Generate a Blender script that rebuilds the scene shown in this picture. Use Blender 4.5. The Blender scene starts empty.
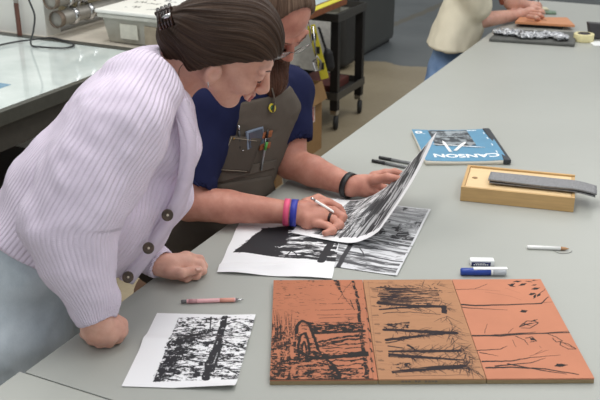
import bpy, bmesh, math, random
import numpy as np
from mathutils import Vector, Matrix
random.seed(7)
RNG = np.random.default_rng(11)
PI = math.pi
# ------------------------------------------------------------------ camera model / measuring helpers
TZ = 0.86                    # height of the work table
CAMH = 0.9935                # camera height above the table
FPX = 909.0
PITCH = math.radians(22.7)
HC = TZ + CAMH
def ray(u, v):
    x = (u-300)/FPX; y = -(v-200)/FPX
    c, s = math.cos(PITCH), math.sin(PITCH)
    return (x, c + y*s, -s + y*c)
def T(u, v, z=0.0):
    """point at height z above the table top that shows at (u, v) of the photograph"""
    r = ray(u, v); k = (TZ+z-HC)/r[2]
    return Vector((r[0]*k, r[1]*k, TZ+z))
def P(u, v, Y):
    r = ray(u, v); k = Y/r[1]
    return Vector((r[0]*k, Y, HC + r[2]*k))
def G(u, v, z=0.0):
    return T(u, v, z-TZ)
ANG = -0.4555                # the room's walls and tables run along this yaw
E = Vector((-math.sin(ANG), math.cos(ANG), 0)); N = Vector((math.cos(ANG), math.sin(ANG), 0))
ORG = Vector((-0.536, 1.506, 0))
def W(x, y, z=0.0):          # room coordinates -> world
    return ORG + N*x + E*y + Vector((0, 0, z))
def inroom(p):
    d = p-ORG; return (d.dot(N), d.dot(E), p.z)

col = bpy.context.scene.collection
# ------------------------------------------------------------------ materials
def lin(c):
    c = c/255.0
    return c/12.92 if c <= 0.04045 else ((c+0.055)/1.055)**2.4
def rgb(r, g, b): return (lin(r), lin(g), lin(b), 1.0)
def mul(c, k): return (min(c[0]*k, 1), min(c[1]*k, 1), min(c[2]*k, 1), 1)
class NT:
    def __init__(s, name):
        s.m = bpy.data.materials.new(name); s.m.use_nodes = True
        s.n = s.m.node_tree.nodes; s.l = s.m.node_tree.links
        s.b = s.n['Principled BSDF']
    def new(s, t, **kw):
        n = s.n.new(t)
        for k, v in kw.items():
            if k in n.inputs.keys(): n.inputs[k].default_value = v
            else: setattr(n, k, v)
        return n
    def link(s, a, b): s.l.new(a, b)
    def coord(s): return s.new('ShaderNodeTexCoord').outputs['Object']
    def noise(s, scale, detail=4, rough=0.55, vec=None, stretch=None):
        n = s.new('ShaderNodeTexNoise'); n.inputs['Scale'].default_value = scale
        n.inputs['Detail'].default_value = detail; n.inputs['Roughness'].default_value = rough
        v = vec if vec is not None else s.coord()
        if stretch:
            mp = s.new('ShaderNodeMapping'); mp.inputs['Scale'].default_value = stretch
            s.link(v, mp.inputs['Vector']); v = mp.outputs['Vector']
        s.link(v, n.inputs['Vector']); return n.outputs['Fac']
    def ramp(s, fac, stops):
        r = s.new('ShaderNodeValToRGB'); e = r.color_ramp.elements
        while len(e) < len(stops): e.new(0.5)
        for i, (p, c) in enumerate(stops): e[i].position = p; e[i].color = c
        s.link(fac, r.inputs['Fac']); return r.outputs['Color']
    def attr(s, name):
        a = s.new('ShaderNodeAttribute'); a.attribute_name = name; return a.outputs['Fac']
    def mix(s, fac, a, b):
        m = s.new('ShaderNodeMix'); m.data_type = 'RGBA'
        if hasattr(fac, 'links'): s.link(fac, m.inputs[0])
        else: m.inputs[0].default_value = fac
        for x, i in ((a, 6), (b, 7)):
            if hasattr(x, 'links'): s.link(x, m.inputs[i])
            else: m.inputs[i].default_value = x
        return m.outputs[2]
    def math(s, op, a, b=0.0):
        m = s.new('ShaderNodeMath'); m.operation = op
        for x, i in ((a, 0), (b, 1)):
            if hasattr(x, 'links'): s.link(x, m.inputs[i])
            else: m.inputs[i].default_value = x
        return m.outputs[0]
    def color(s, c):
        if hasattr(c, 'links'): s.link(c, s.b.inputs['Base Color'])
        else: s.b.inputs['Base Color'].default_value = c
    def bump(s, h, strength=0.3, dist=0.002):
        b = s.new('ShaderNodeBump'); b.inputs['Strength'].default_value = strength
        b.inputs['Distance'].default_value = dist
        s.link(h, b.inputs['Height']); s.link(b.outputs['Normal'], s.b.inputs['Normal'])
    def set(s, rough=0.5, metal=0.0, spec=0.5, **kw):
        s.b.inputs['Roughness'].default_value = rough; s.b.inputs['Metallic'].default_value = metal
        s.b.inputs['Specular IOR Level'].default_value = spec
        for k, v in kw.items(): s.b.inputs[k.replace('_', ' ')].default_value = v
        return s.m
_mc = {}
def plain(name, c, rough=0.5, metal=0.0, var=0.12, scale=30, bump=0.0, spec=0.5, stretch=None):
    if name in _mc: return _mc[name]
    t = NT(name); f = t.noise(scale, stretch=stretch)
    t.color(t.ramp(f, [(0.3, mul(c, 1-var)), (0.7, mul(c, 1+var))]))
    if bump: t.bump(f, bump, 0.002)
    _mc[name] = t.set(rough, metal, spec); return _mc[name]
def clear(name, c, rough=0.1, alpha=0.4):
    if name in _mc: return _mc[name]
    t = NT(name); f = t.noise(40); t.color(t.ramp(f, [(0.3, mul(c, .95)), (0.7, c)]))
    t.b.inputs['Alpha'].default_value = alpha
    _mc[name] = t.set(rough); return _mc[name]
# ------------------------------------------------------------------ objects
def link_mesh(name, me, m=None, parent=None, smooth=False):
    o = bpy.data.objects.new(name, me); col.objects.link(o)
    if m: me.materials.append(m)
    if smooth: me.shade_smooth()
    if parent: o.parent = parent
    return o
def empty(name, loc=(0, 0, 0), rz=0.0):
    o = bpy.data.objects.new(name, None); col.objects.link(o)
    o.location = loc; o.rotation_euler = (0, 0, rz); o.empty_display_size = 0.05
    return o
def tag(o, label=None, cat=None, group=None, kind=None):
    if label: o['label'] = label
    if cat: o['category'] = cat
    if group: o['group'] = group
    if kind: o['kind'] = kind
    return o
def wp(o, parent):           # parent keeping world coordinates of the vertices
    bpy.context.view_layer.update()
    o.parent = parent; o.matrix_parent_inverse = parent.matrix_world.inverted(); return o
class MB:
    """collects shapes in one bmesh"""
    def __init__(s): s.bm = bmesh.new()
    def hexa(s, pts, bev=0.0, seg=2):   # 8 points: bottom 4 (ccw), top 4
        t = bmesh.new(); v = [t.verts.new(p) for p in pts]
        for f in ((3,2,1,0),(4,5,6,7),(0,1,5,4),(1,2,6,5),(2,3,7,6),(3,0,4,7)): t.faces.new([v[i] for i in f])
        if bev: bmesh.ops.bevel(t, geom=list(t.edges), offset=bev, segments=seg, affect='EDGES', profile=0.6)
        s._merge(t); return s
    def _merge(s, t):
        t.verts.index_update()
        mp = [s.bm.verts.new(v.co) for v in t.verts]
        for f in t.faces:
            try: nf = s.bm.faces.new([mp[v.index] for v in f.verts]); nf.smooth = f.smooth
            except ValueError: pass
        t.free()
    def box(s, x0, x1, y0, y1, z0, z1, bev=0.0, seg=2):
        return s.hexa([(x0,y0,z0),(x1,y0,z0),(x1,y1,z0),(x0,y1,z0),(x0,y0,z1),(x1,y0,z1),(x1,y1,z1),(x0,y1,z1)], bev, seg)
    def tube(s, pts, rs, n=12, cap=True, smooth=True, flat=1.0):
        pts = [Vector(p) for p in pts]
        if not hasattr(rs, '__len__'): rs = [rs]*len(pts)
        t = bmesh.new(); rings = []; up = None
        for i, p in enumerate(pts):
            d = (pts[min(i+1, len(pts)-1)]-pts[max(i-1, 0)]).normalized()
            if up is None:
                up = Vector((0,0,1)) if abs(d.z) < .9 else Vector((1,0,0))
            a = d.cross(up).normalized(); up = a.cross(d).normalized()
            rings.append([t.verts.new(p + (a*math.cos(2*PI*k/n) + up*math.sin(2*PI*k/n)*flat)*rs[i]) for k in range(n)])
        for i in range(len(rings)-1):
            for k in range(n):
                f = t.faces.new([rings[i][k], rings[i][(k+1)%n], rings[i+1][(k+1)%n], rings[i+1][k]]); f.smooth = smooth
        if cap:
            t.faces.new(rings[0][::-1]); t.faces.new(rings[-1])
        s._merge(t); return s
    def lathe(s, prof, base=(0,0,0), axis=(0,0,1), n=24, smooth=True):
        base = Vector(base); ax = Vector(axis).normalized()
        up = Vector((0,0,1)) if abs(ax.z) < .9 else Vector((1,0,0))
        a = ax.cross(up).normalized(); b = a.cross(ax)
        t = bmesh.new(); rings = []
        for r, h in prof:
            rings.append([t.verts.new(base + ax*h + (a*math.cos(2*PI*k/n)+b*math.sin(2*PI*k/n))*max(r, 1e-5)) for k in range(n)])
        for i in range(len(rings)-1):
            for k in range(n):
                f = t.faces.new([rings[i][k], rings[i][(k+1)%n], rings[i+1][(k+1)%n], rings[i+1][k]]); f.smooth = smooth
        bmesh.ops.remove_doubles(t, verts=t.verts, dist=2e-5)
        s._merge(t); return s
    def build(s, name, m, parent=None, rel=None):
        bmesh.ops.recalc_face_normals(s.bm, faces=s.bm.faces)
        me = bpy.data.meshes.new(name); s.bm.to_mesh(me); s.bm.free()
        if rel: me.transform(rel)
        return link_mesh(name, me, m, parent)
def slab_pts(a, b, c, d, t):  # four top corners (ccw from above) and thickness downwards
    lo = [Vector(p)-Vector((0,0,t)) for p in (a,b,c,d)]
    return [tuple(p) for p in lo]+[tuple(p) for p in (a,b,c,d)]
# ------------------------------------------------------------------ numpy noise
def vnoise2(x, y, seed=0):
    def h(i, j):
        n = (i*374761393 + j*668265263 + seed*974711) & 0x7fffffff
        n = ((n ^ (n >> 13))*1274126177) & 0x7fffffff
        return ((n ^ (n >> 16)) & 0xffff)/65535.0
    xi = np.floor(x).astype(np.int64); yi = np.floor(y).astype(np.int64)
    fx = x-xi; fy = y-yi; fx = fx*fx*(3-2*fx); fy = fy*fy*(3-2*fy)
    return (h(xi,yi)*(1-fx)+h(xi+1,yi)*fx)*(1-fy)+(h(xi,yi+1)*(1-fx)+h(xi+1,yi+1)*fx)*fy
def fbm2(x, y, o=4, seed=0, g=0.5):
    s = 0; a = 1; n = 0
    for k in range(o):
        s = s+a*vnoise2(x*2**k, y*2**k, seed+k*17); n += a; a *= g
    return s/n
def vnoise3(p, seed=0):
    i = np.floor(p).astype(np.int64); f = p-i; f = f*f*(3-2*f)
    def h(a, b, c):
        n = (a*374761393 + b*668265263 + c*2147483 + seed*974711) & 0x7fffffff
        n = ((n ^ (n >> 13))*1274126177) & 0x7fffffff
        return ((n ^ (n >> 16)) & 0xffff)/65535.0
    r = 0
    for dx in (0,1):
        for dy in (0,1):
            for dz in (0,1):
                w = (f[:,0] if dx else 1-f[:,0])*(f[:,1] if dy else 1-f[:,1])*(f[:,2] if dz else 1-f[:,2])
                r = r + w*h(i[:,0]+dx, i[:,1]+dy, i[:,2]+dz)
    return r
# ------------------------------------------------------------------ signed distance modelling
class S:
    def __init__(s): s.p = []
    def add(s, f, lo, hi, k=0.01, op='u'):
        s.p.append((f, np.array(lo, float), np.array(hi, float), k, op)); return s
    def cone(s, a, b, ra, rb, k=0.01, op='u'):
        a = np.array(a, np.float32); b = np.array(b, np.float32); ab = b-a; L = float(ab@ab)+1e-12
        def f(q):
            t = np.clip(((q-a)@ab)/L, 0, 1)
            return np.linalg.norm(q-a-t[..., None]*ab, axis=-1)-(ra+(rb-ra)*t)
        r = max(ra, rb)
        return s.add(f, np.minimum(a, b)-r, np.maximum(a, b)+r, k, op)
    def tube(s, pts, rs, k=0.006, op='u'):
        for i in range(len(pts)-1): s.cone(pts[i], pts[i+1], rs[i], rs[i+1], k, op)
        return s
    def ell(s, c, r, R=None, k=0.01, op='u'):
        c = np.array(c, np.float32); r = np.array(r, np.float32)
        R = np.eye(3, dtype=np.float32) if R is None else np.array(R, np.float32)
        def f(q):
            l = (q-c)@R
            k0 = np.linalg.norm(l/r, axis=-1); k1 = np.linalg.norm(l/(r*r), axis=-1)+1e-9
            return k0*(k0-1)/k1
        m = float(r.max())
        return s.add(f, c-m, c+m, k, op)
    def slabcone(s, a, b, wa, wb, side, k=0.02, op='u'):
        """elliptic tapered segment: wa/wb = (half width along side, half depth)"""
        a = np.array(a, np.float32); b = np.array(b, np.float32); ax = b-a; L = float(np.linalg.norm(ax)); ax = ax/L
        sd = np.array(side, np.float32); sd = sd-ax*(sd@ax); sd /= np.linalg.norm(sd); nr = np.cross(ax, sd)
        def f(q):
            l = q-a; h = l@ax; t = np.clip(h/L, 0, 1); e = h-np.clip(h, 0, L)
            w = wa[0]+(wb[0]-wa[0])*t; d = wa[1]+(wb[1]-wa[1])*t; m = np.minimum(w, d)
            g = np.sqrt(((l@sd)/w)**2+((l@nr)/d)**2+(e/m)**2)
            return (g-1)*m
        r = max(*wa, *wb)
        return s.add(f, np.minimum(a, b)-r, np.maximum(a, b)+r, k, op)
    def box(s, c, h, R=None, r=0.0, k=0.0, op='u'):
        c = np.array(c, np.float32); h = np.array(h, np.float32)-r
        R = np.eye(3, dtype=np.float32) if R is None else np.array(R, np.float32)
        def f(q):
            l = np.abs((q-c)@R)-h
            return np.linalg.norm(np.maximum(l, 0), axis=-1)+np.minimum(l.max(-1), 0)-r
        m = float(np.linalg.norm(h))+r
        return s.add(f, c-m, c+m, k, op)
    def plane(s, p, n, k=0.004, op='i'):   # keeps the side the normal points away from
        p = np.array(p, np.float32); n = np.array(n, np.float32); n = n/np.linalg.norm(n)
        return s.add(lambda q: (q-p)@n, p-9, p+9, k, op)
    def half(s): return s
    def mesh(s, res, grow=0.0, bounds=None):
        us = [p for p in s.p if p[4] == 'u']
        lo = np.min([p[1] for p in us], 0)-0.02-grow; hi = np.max([p[2] for p in us], 0)+0.02+grow
        if bounds is not None: lo = np.maximum(lo, bounds[0]); hi = np.minimum(hi, bounds[1])
        B = 8
        nb = np.ceil((hi-lo)/(res*B)).astype(int)
        n = nb*B+1
        ce = np.stack(np.meshgrid(*[lo[i]+(np.arange(nb[i])+.5)*res*B for i in range(3)], indexing='ij'), -1).reshape(-1, 3).astype(np.float32)
        br = res*B*0.87; kmax = max(p[3] for p in s.p)
        D = [p[0](ce) for p in s.p]
        dm = np.full(len(ce), 9.0, np.float32)
        for d, p in zip(D, s.p):
            if p[4] == 'u': dm = np.minimum(dm, d)
        V = np.full(tuple(n), 1.0, np.float32)
        act = (dm < br*1.25+kmax+grow)
        deep = dm < -(br*1.6+kmax)
        for d, p in zip(D, s.p):
            if p[4] == 's': deep &= d > br*1.5+kmax
            if p[4] == 'i': deep &= d < -br*1.5-kmax; act &= d < br*1.5+kmax
        act &= ~deep
        bi = np.stack(np.unravel_index(np.arange(len(ce)), nb), -1)
        for b in bi[deep]: V[b[0]*B:b[0]*B+B+1, b[1]*B:b[1]*B+B+1, b[2]*B:b[2]*B+B+1] = -1.0
        ids = np.nonzero(act)[0]
        g = np.arange(B+1)
        off = np.stack(np.meshgrid(g, g, g, indexing='ij'), -1).reshape(-1, 3)
        for c0 in range(0, len(ids), 1500):
            idc = ids[c0:c0+1500]
            base = bi[idc]*B
            Q = ((base[:, None, :]+off[None])*res+lo).astype(np.float32)
            val = np.full(Q.shape[:2], 1.0, np.float32); dmc = dm[idc]
            for d, p in zip(D, s.p):
                f, _, _, k, op = p
                dc = d[idc]
                if op == 'u': sel = dc < np.maximum(dmc, -br)+2.6*br+kmax
                elif op == 's': sel = dc < br*1.6+k
                else: sel = dc > -br*1.6-k
                sel = np.nonzero(sel)[0]
                if not len(sel): continue
                v = f(Q[sel]).astype(np.float32); a = val[sel]
                if op == 's': v = -v
                if op == 'u':
                    if k > 0:
                        h = np.maximum(k-np.abs(a-v), 0)/k; val[sel] = np.minimum(a, v)-h*h*k*0.25
                    else: val[sel] = np.minimum(a, v)
                else:
                    if k > 0:
                        h = np.maximum(k-np.abs(a-v), 0)/k; val[sel] = np.maximum(a, v)+h*h*k*0.25
                    else: val[sel] = np.maximum(a, v)
            val = (val-grow).reshape(-1, B+1, B+1, B+1)
            for q in range(len(idc)):
                x, y, z = base[q]; V[x:x+B+1, y:y+B+1, z:z+B+1] = val[q]
        return nets(V, lo, res)
def nets(V, lo, res):
    Sg = V < 0
    c = np.zeros(tuple(np.array(V.shape)-1), np.uint8)
    X, Y, Z = c.shape
    for dx in (0,1):
        for dy in (0,1):
            for dz in (0,1): c += Sg[dx:dx+X, dy:dy+Y, dz:dz+Z]
    idx = np.argwhere((c > 0) & (c < 8))
    key = (idx[:,0].astype(np.int64)*Y+idx[:,1])*Z+idx[:,2]
    acc = np.zeros((len(idx), 3)); cnt = np.zeros(len(idx))
    cs = [(a,b,d) for a in (0,1) for b in (0,1) for d in (0,1)]
    val = {q: V[idx[:,0]+q[0], idx[:,1]+q[1], idx[:,2]+q[2]] for q in cs}
    for q in cs:
        for ax in range(3):
            if q[ax]: continue
            r = list(q); r[ax] = 1; r = tuple(r)
            a, b = val[q], val[r]; m = (a < 0) != (b < 0)
            t = np.where(m, a/np.where(m, a-b, 1), 0)
            pos = np.tile(np.array(q, float), (len(idx), 1)); pos[:, ax] += t
            acc[m] += pos[m]; cnt[m] += 1
    vert = lo+(idx+acc/cnt[:, None])*res
    faces = []
    for ax in range(3):
        sl0 = [slice(None)]*3; sl1 = [slice(None)]*3
        sl0[ax] = slice(0, -1); sl1[ax] = slice(1, None)
        a = Sg[tuple(sl0)]; b = Sg[tuple(sl1)]
        e = np.argwhere(a != b)
        o1, o2 = [(1,2),(2,0),(0,1)][ax]
        e = e[(e[:,o1] > 0) & (e[:,o2] > 0)]
        e = e[(e[:,o1] < c.shape[o1]) & (e[:,o2] < c.shape[o2])]
        sg = a[e[:,0], e[:,1], e[:,2]]
        quad = []
        for d1, d2 in ((-1,-1),(0,-1),(0,0),(-1,0)):
            p = e.copy(); p[:,o1] += d1; p[:,o2] += d2
            quad.append(np.searchsorted(key, (p[:,0].astype(np.int64)*Y+p[:,1])*Z+p[:,2]))
        qd = np.stack(quad, 1); qd[~sg] = qd[~sg][:, ::-1]
        faces.append(qd)
    return vert, np.concatenate(faces)
def np_mesh(name, v, f, m=None, parent=None, attrs=None, smooth=True):
    me = bpy.data.meshes.new(name)
    me.vertices.add(len(v)); me.vertices.foreach_set('co', np.ascontiguousarray(v, np.float32).ravel())
    me.loops.add(f.size); me.loops.foreach_set('vertex_index', np.ascontiguousarray(f, np.int32).ravel())
    me.polygons.add(len(f)); me.polygons.foreach_set('loop_start', np.arange(0, f.size, f.shape[1], dtype=np.int32))
    me.update(calc_edges=True)
    for k, a in (attrs or {}).items():
        at = me.attributes.new(k, 'FLOAT', 'POINT'); at.data.foreach_set('value', np.ascontiguousarray(a, np.float32))
    return link_mesh(name, me, m, parent, smooth)
def vnormals(v, f):
    a, b, c, d = (v[f[:,i]] for i in range(4)); n = np.cross(c-a, d-b)
    out = np.zeros_like(v)
    for i in range(4):
        for j in range(3): out[:, j] += np.bincount(f[:,i], n[:,j], len(v))
    return out/(np.linalg.norm(out, axis=1, keepdims=True)+1e-12)
# ------------------------------------------------------------------ rasters for drawings
class Ras:
    """ink drawing on a flat rectangle w x h metres; to(u, v) maps photograph measurements on the sheet to metres"""
    def __init__(s, w, h, res, o, ex, ey, z):
        s.w, s.h = w, h; s.nx = int(round(w/res))+1; s.ny = int(round(h/res))+1
        s.x = np.linspace(0, w, s.nx); s.y = np.linspace(0, h, s.ny)
        s.X, s.Y = np.meshgrid(s.x, s.y, indexing='ij'); s.a = np.zeros((s.nx, s.ny))
        s.o, s.ex, s.ey, s.z = o, ex, ey, z
    def to(s, u, v):
        d = T(u, v, s.z)-s.o; return (d.dot(s.ex), d.dot(s.ey))
    def line(s, pts, w0=0.002, w1=None, val=1.0, wob=0.0, local=False, soft=0.0005):
        w1 = w0 if w1 is None else w1
        q = [p if local else s.to(*p) for p in pts]
        if wob:
            z = []
            for i in range(len(q)-1):
                for t in np.linspace(0, 1, 7)[:-1]: z.append((q[i][0]+(q[i+1][0]-q[i][0])*t+random.uniform(-wob, wob), q[i][1]+(q[i+1][1]-q[i][1])*t+random.uniform(-wob, wob)))
            z.append(q[-1]); q = z
        n = len(q)-1
        for i in range(n):
            a, b = np.array(q[i]), np.array(q[i+1]); wa = w0+(w1-w0)*i/n; wb = w0+(w1-w0)*(i+1)/n; m = max(wa, wb)+.002
            i0, i1 = np.searchsorted(s.x, (min(a[0], b[0])-m, max(a[0], b[0])+m)); j0, j1 = np.searchsorted(s.y, (min(a[1], b[1])-m, max(a[1], b[1])+m))
            if i1 <= i0 or j1 <= j0: continue
            X = s.X[i0:i1, j0:j1]-a[0]; Y = s.Y[i0:i1, j0:j1]-a[1]; d = b-a; L = d@d+1e-12
            t = np.clip((X*d[0]+Y*d[1])/L, 0, 1)
            D = np.hypot(X-t*d[0], Y-t*d[1])-(wa+(wb-wa)*t)*.5
            c = np.clip(.5-D/(2*soft), 0, 1)
            s.a[i0:i1, j0:j1] = s.a[i0:i1, j0:j1]*(1-c)+val*c
        return s
    def poly(s, pts, val=1.0, rag=0.0, seed=3, local=False, dens=None):
        q = np.array([p if local else s.to(*p) for p in pts])
        X = s.X.copy(); Y = s.Y.copy()
        if rag:
            X += (fbm2(s.X*180, s.Y*180, 3, seed)-.5)*rag; Y += (fbm2(s.X*180, s.Y*180, 3, seed+5)-.5)*rag
        ins = np.zeros_like(X, bool); j = len(q)-1
        for i in range(len(q)):
            c = (q[i,1] > Y) != (q[j,1] > Y)
            with np.errstate(divide='ignore', invalid='ignore'):
                xx = (q[j,0]-q[i,0])*(Y-q[i,1])/(q[j,1]-q[i,1]+1e-12)+q[i,0]
            ins ^= c & (X < xx); j = i
        if dens is not None: s.a[ins] = np.where(dens[ins] > 0, np.maximum(s.a[ins], dens[ins]), s.a[ins])
        else: s.a[ins] = val
        return ins
    def tree_lines(s, pts, w, n, ln, ang=0.7, up=True):
        """branches that leave a stem given in photograph measurements"""
        q = [s.to(*p) for p in pts]
        for k in range(n):
            i = random.randrange(len(q)-1); t = random.random()
            a = (q[i][0]+(q[i+1][0]-q[i][0])*t, q[i][1]+(q[i+1][1]-q[i][1])*t)
            th = math.atan2(q[-1][1]-q[0][1], q[-1][0]-q[0][0])+random.choice((-1,1))*random.uniform(.3, ang)
            l = ln*random.uniform(.4, 1); p = [a]
            for _ in range(5):
                th += random.uniform(-.25, .25); p.append((p[-1][0]+math.cos(th)*l/5, p[-1][1]+math.sin(th)*l/5))
            s.line(p, w, w*.35, local=True)
            if random.random() < .7:
                b = p[2]; th2 = th+random.choice((-.7, .7)); s.line([b, (b[0]+math.cos(th2)*l*.35, b[1]+math.sin(th2)*l*.35)], w*.7, w*.3, local=True)
        return s
def sheet_grid(name, ras, fn, m, parent=None, thick=0.0):
    """grid mesh of a drawing; fn(X, Y) gives world positions"""
    v = fn(ras.X, ras.Y).reshape(-1, 3)
    i = np.arange(ras.nx-1)[:, None]*ras.ny+np.arange(ras.ny-1)[None]
    f = np.stack([i, i+ras.ny, i+ras.ny+1, i+1], -1).reshape(-1, 4)
    o = np_mesh(name, v, f, m, parent, {'ink': ras.a.ravel()})
    if thick:
        md = o.modifiers.new('thickness', 'SOLIDIFY'); md.thickness = thick; md.offset = -1
    return o
# ================================================================== SETTING
def at_floor_mat():
    t = NT('painted_concrete')
    at = t.new('ShaderNodeTexCoord').outputs['Object']
    sp = t.new('ShaderNodeSeparateXYZ'); t.link(at, sp.inputs[0])
    n1 = t.noise(5, 5); n2 = t.noise(1.3, 4); n3 = t.noise(40, 3)
    edge = t.math('ADD', sp.outputs['Y'], t.math('MULTIPLY', n1, 0.25))
    blue = t.math('GREATER_THAN', edge, 5.93)
    # worn diagonal strip in the paint
    d = t.math('SUBTRACT', sp.outputs['X'], t.math('MULTIPLY', t.math('SUBTRACT', sp.outputs['Y'], 7.4), 0.08))
    d = t.math('ABSOLUTE', t.math('ADD', d, 1.93))
    strip = t.math('LESS_THAN', t.math('ADD', d, t.math('MULTIPLY', n1, 0.12)), 0.11)
    tan = t.ramp(n2, [(0.35, rgb(156,142,116)), (0.65, rgb(176,162,136))])
    tan = t.mix(t.math('MULTIPLY', n3, 0.35), tan, rgb(104,92,72))
    bl = t.ramp(n2, [(0.35, rgb(92,97,99)), (0.65, rgb(110,114,115))])
    worn = t.mix(n3, rgb(112,104,88), rgb(88,86,78))
    t.color(t.mix(strip, t.mix(blue, tan, bl), worn)); t.bump(n3, .15, .002)
    return t.set(0.45)
room = empty('room_reference'); room.location = ORG; room.rotation_euler = (0, 0, ANG)
bpy.context.view_layer.update()
RM = Matrix.Translation(ORG) @ Matrix.Rotation(ANG, 4, 'Z')
bpy.data.objects.remove(room)
def rbox(name, m, x0, x1, y0, y1, z0, z1, bev=0.0):
    o = MB().box(x0, x1, y0, y1, z0, z1, bev).build(name, m)
    o.location = ORG; o.rotation_euler = (0, 0, ANG); return o
tag(rbox('floor', at_floor_mat(), -4.5, 6, -3, 13, -.1, 0), kind='structure')
WHITE = plain('painted_wall', rgb(222,221,214), .55, var=.05, scale=3, bump=.05)
def stained():
    t = NT('stained_wall'); a = t.noise(7, 6, .7); b = t.noise(35, 5, .6)
    c = t.ramp(a, [(0.34, rgb(226,224,214)), (0.46, rgb(212,202,170)), (0.6, rgb(186,168,122))])
    t.color(t.mix(t.math('MULTIPLY', t.math('GREATER_THAN', b, .6), .7), c, rgb(112,102,84))); return t.set(.55)
tag(rbox('wall_left', WHITE, -4.5, -1.949, 2.345, 2.45, 0, 3.0), kind='structure')
tag(rbox('wall_side', stained(), -2.05, -1.95, 2.452, 3.4, .905, 3.0), kind='structure')
tag(rbox('wall_back', WHITE, -4.5, 6, 12.5, 12.6, 0, 3.0), kind='structure')

# ------------------------------------------------------------------ tables
def table_mat(name, c):
    t = NT(name); n = t.noise(2.2, 5, .6); f = t.noise(160, 3, .7); s = t.noise(18, 5, .7)
    base = t.ramp(n, [(0.3, mul(c, .965)), (0.7, mul(c, 1.03))])
    base = t.mix(t.math('MULTIPLY', t.math('GREATER_THAN', s, .7), .22), base, mul(c, .72))
    t.color(t.mix(t.math('MULTIPLY', f, .12), base, mul(c, .8)))
    t.bump(f, .06, .001); return t.set(.42, 0, .4)
LAM = table_mat('grey_laminate', rgb(167,169,163)); LAM2 = table_mat('pale_grey_laminate', rgb(176,178,171))
WOODD = plain('dark_wood', rgb(94,66,46), .5, var=.2, scale=12, stretch=(1, 1, 12))
STEEL = plain('black_steel', rgb(34,33,32), .45, .3, var=.1)
EDGE = plain('dark_edge', rgb(96,94,88), .5)
def worktable(label, y0, y1, x0, x1, m, legs):
    t = empty('work_table', W(x0, y0), ANG); w = x1-x0; l = y1-y0
    MB().box(0, w, 0, l, TZ-.032, TZ, .0015).build('table_top', m, t)
    MB().box(.06, w-.06, .06, l-.06, TZ-.11, TZ-.033).build('apron_frame', STEEL, t)
    for x, y in legs: MB().box(x-.03, x+.03, y-.03, y+.03, 0, TZ-.111, .003).build('leg', STEEL, t)
    return tag(t, label, 'table')
worktable('long grey laminate work table covered with prints, blocks and tools', 0, 4.42, 0, 1.75, LAM, [(.9,.5),(1.6,.5),(.9,4.2),(1.6,4.2),(1.3,2.3)])
worktable('pale grey laminate table butted against the near end of the long table', -1.3, -.003, -.011, 1.6, LAM2, [(.9,.1),(1.5,.1),(.1,.1),(1.5,1.2)])

# ------------------------------------------------------------------ light table with glass top, at the left
def glass_mat():
    t = NT('pale_green_glass'); n = t.noise(6, 3)
    t.color(t.ramp(n, [(0.35, rgb(204,215,212)), (0.65, rgb(220,229,226))])); return t.set(.06, 0, .8, Coat_Weight=.5)
GL = glass_mat(); FR = plain('grey_metal_frame', rgb(92,92,86), .4, .6, var=.1)
lt = empty('light_table', W(-3.2, .5), ANG); lx = 3.2-1.25
MB().box(.03, lx-.035, .03, 1.78, TZ-.008, TZ+.0, .001).build('glass_top', GL, lt)
f = MB()
for a in ((0,.028,0,2.4),(lx-.033,lx,0,2.4),(.029,lx-.034,0,.028),(.029,lx-.034,1.782,1.83)): f.box(a[0], a[1], a[2], a[3], TZ-.05, TZ+.003, .002)
f.build('frame', FR, lt)
MB().box(.035, lx-.036, .035, 2.39, TZ-.16, TZ-.052).build('light_box', plain('dark_panel', rgb(58,55,50), .5), lt)
MB().box(.03, lx-.035, 1.832, 2.39, TZ-.045, TZ+.002, .001).build('rear_shelf', plain('pinkish_board', rgb(190,183,170), .5, scale=10), lt)
MB().box(.06, lx-.07, .1, 1.7, .28, .31).build('lower_shelf', plain('brown_board', rgb(60,48,40), .6), lt)
for x, y in ((.05,.05),(lx-.05,.05),(.05,1.72),(lx-.05,1.1),(lx-.05,1.72),(lx-.05,2.34),(.05,2.34)): MB().box(x-.025, x+.025, y-.025, y+.025, 0, TZ-.161, .002).build('leg', WOODD, lt)
MB().box(lx-.36, lx-.24, .93, 1.09, TZ+.0002, TZ+.0012).build('blue_patch', plain('blue_patch', rgb(110,150,176), .3), lt)  # thin flat rectangle of pale blue on the glass top
tag(lt, 'glass topped light table with dark frame behind the person in lilac', 'table')

# upright rod at the wall
rod = MB(); rod.box(-.014, .014, -.006, .006, .0, .12, .001); rod.box(-.014, -.008, -.03, -.0065, 0, .12)
p0 = W(-2.085, 2.31, TZ+.003)
rr = empty('angle_iron_post', p0, ANG)
MB().box(-.011, .011, -.012, .0, .0, .16, .001).build('rusty_end', plain('rust_red', rgb(98,62,50), .6, var=.35, scale=60, stretch=(1,1,.1)), rr)
MB().box(-.011, .011, -.012, .0, .161, 1.9, .001).build('painted_end', plain('grey_paint', rgb(140,136,128), .5), rr)
tag(rr, 'upright narrow rusty brown and grey angle iron post against white wall', 'post')

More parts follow.
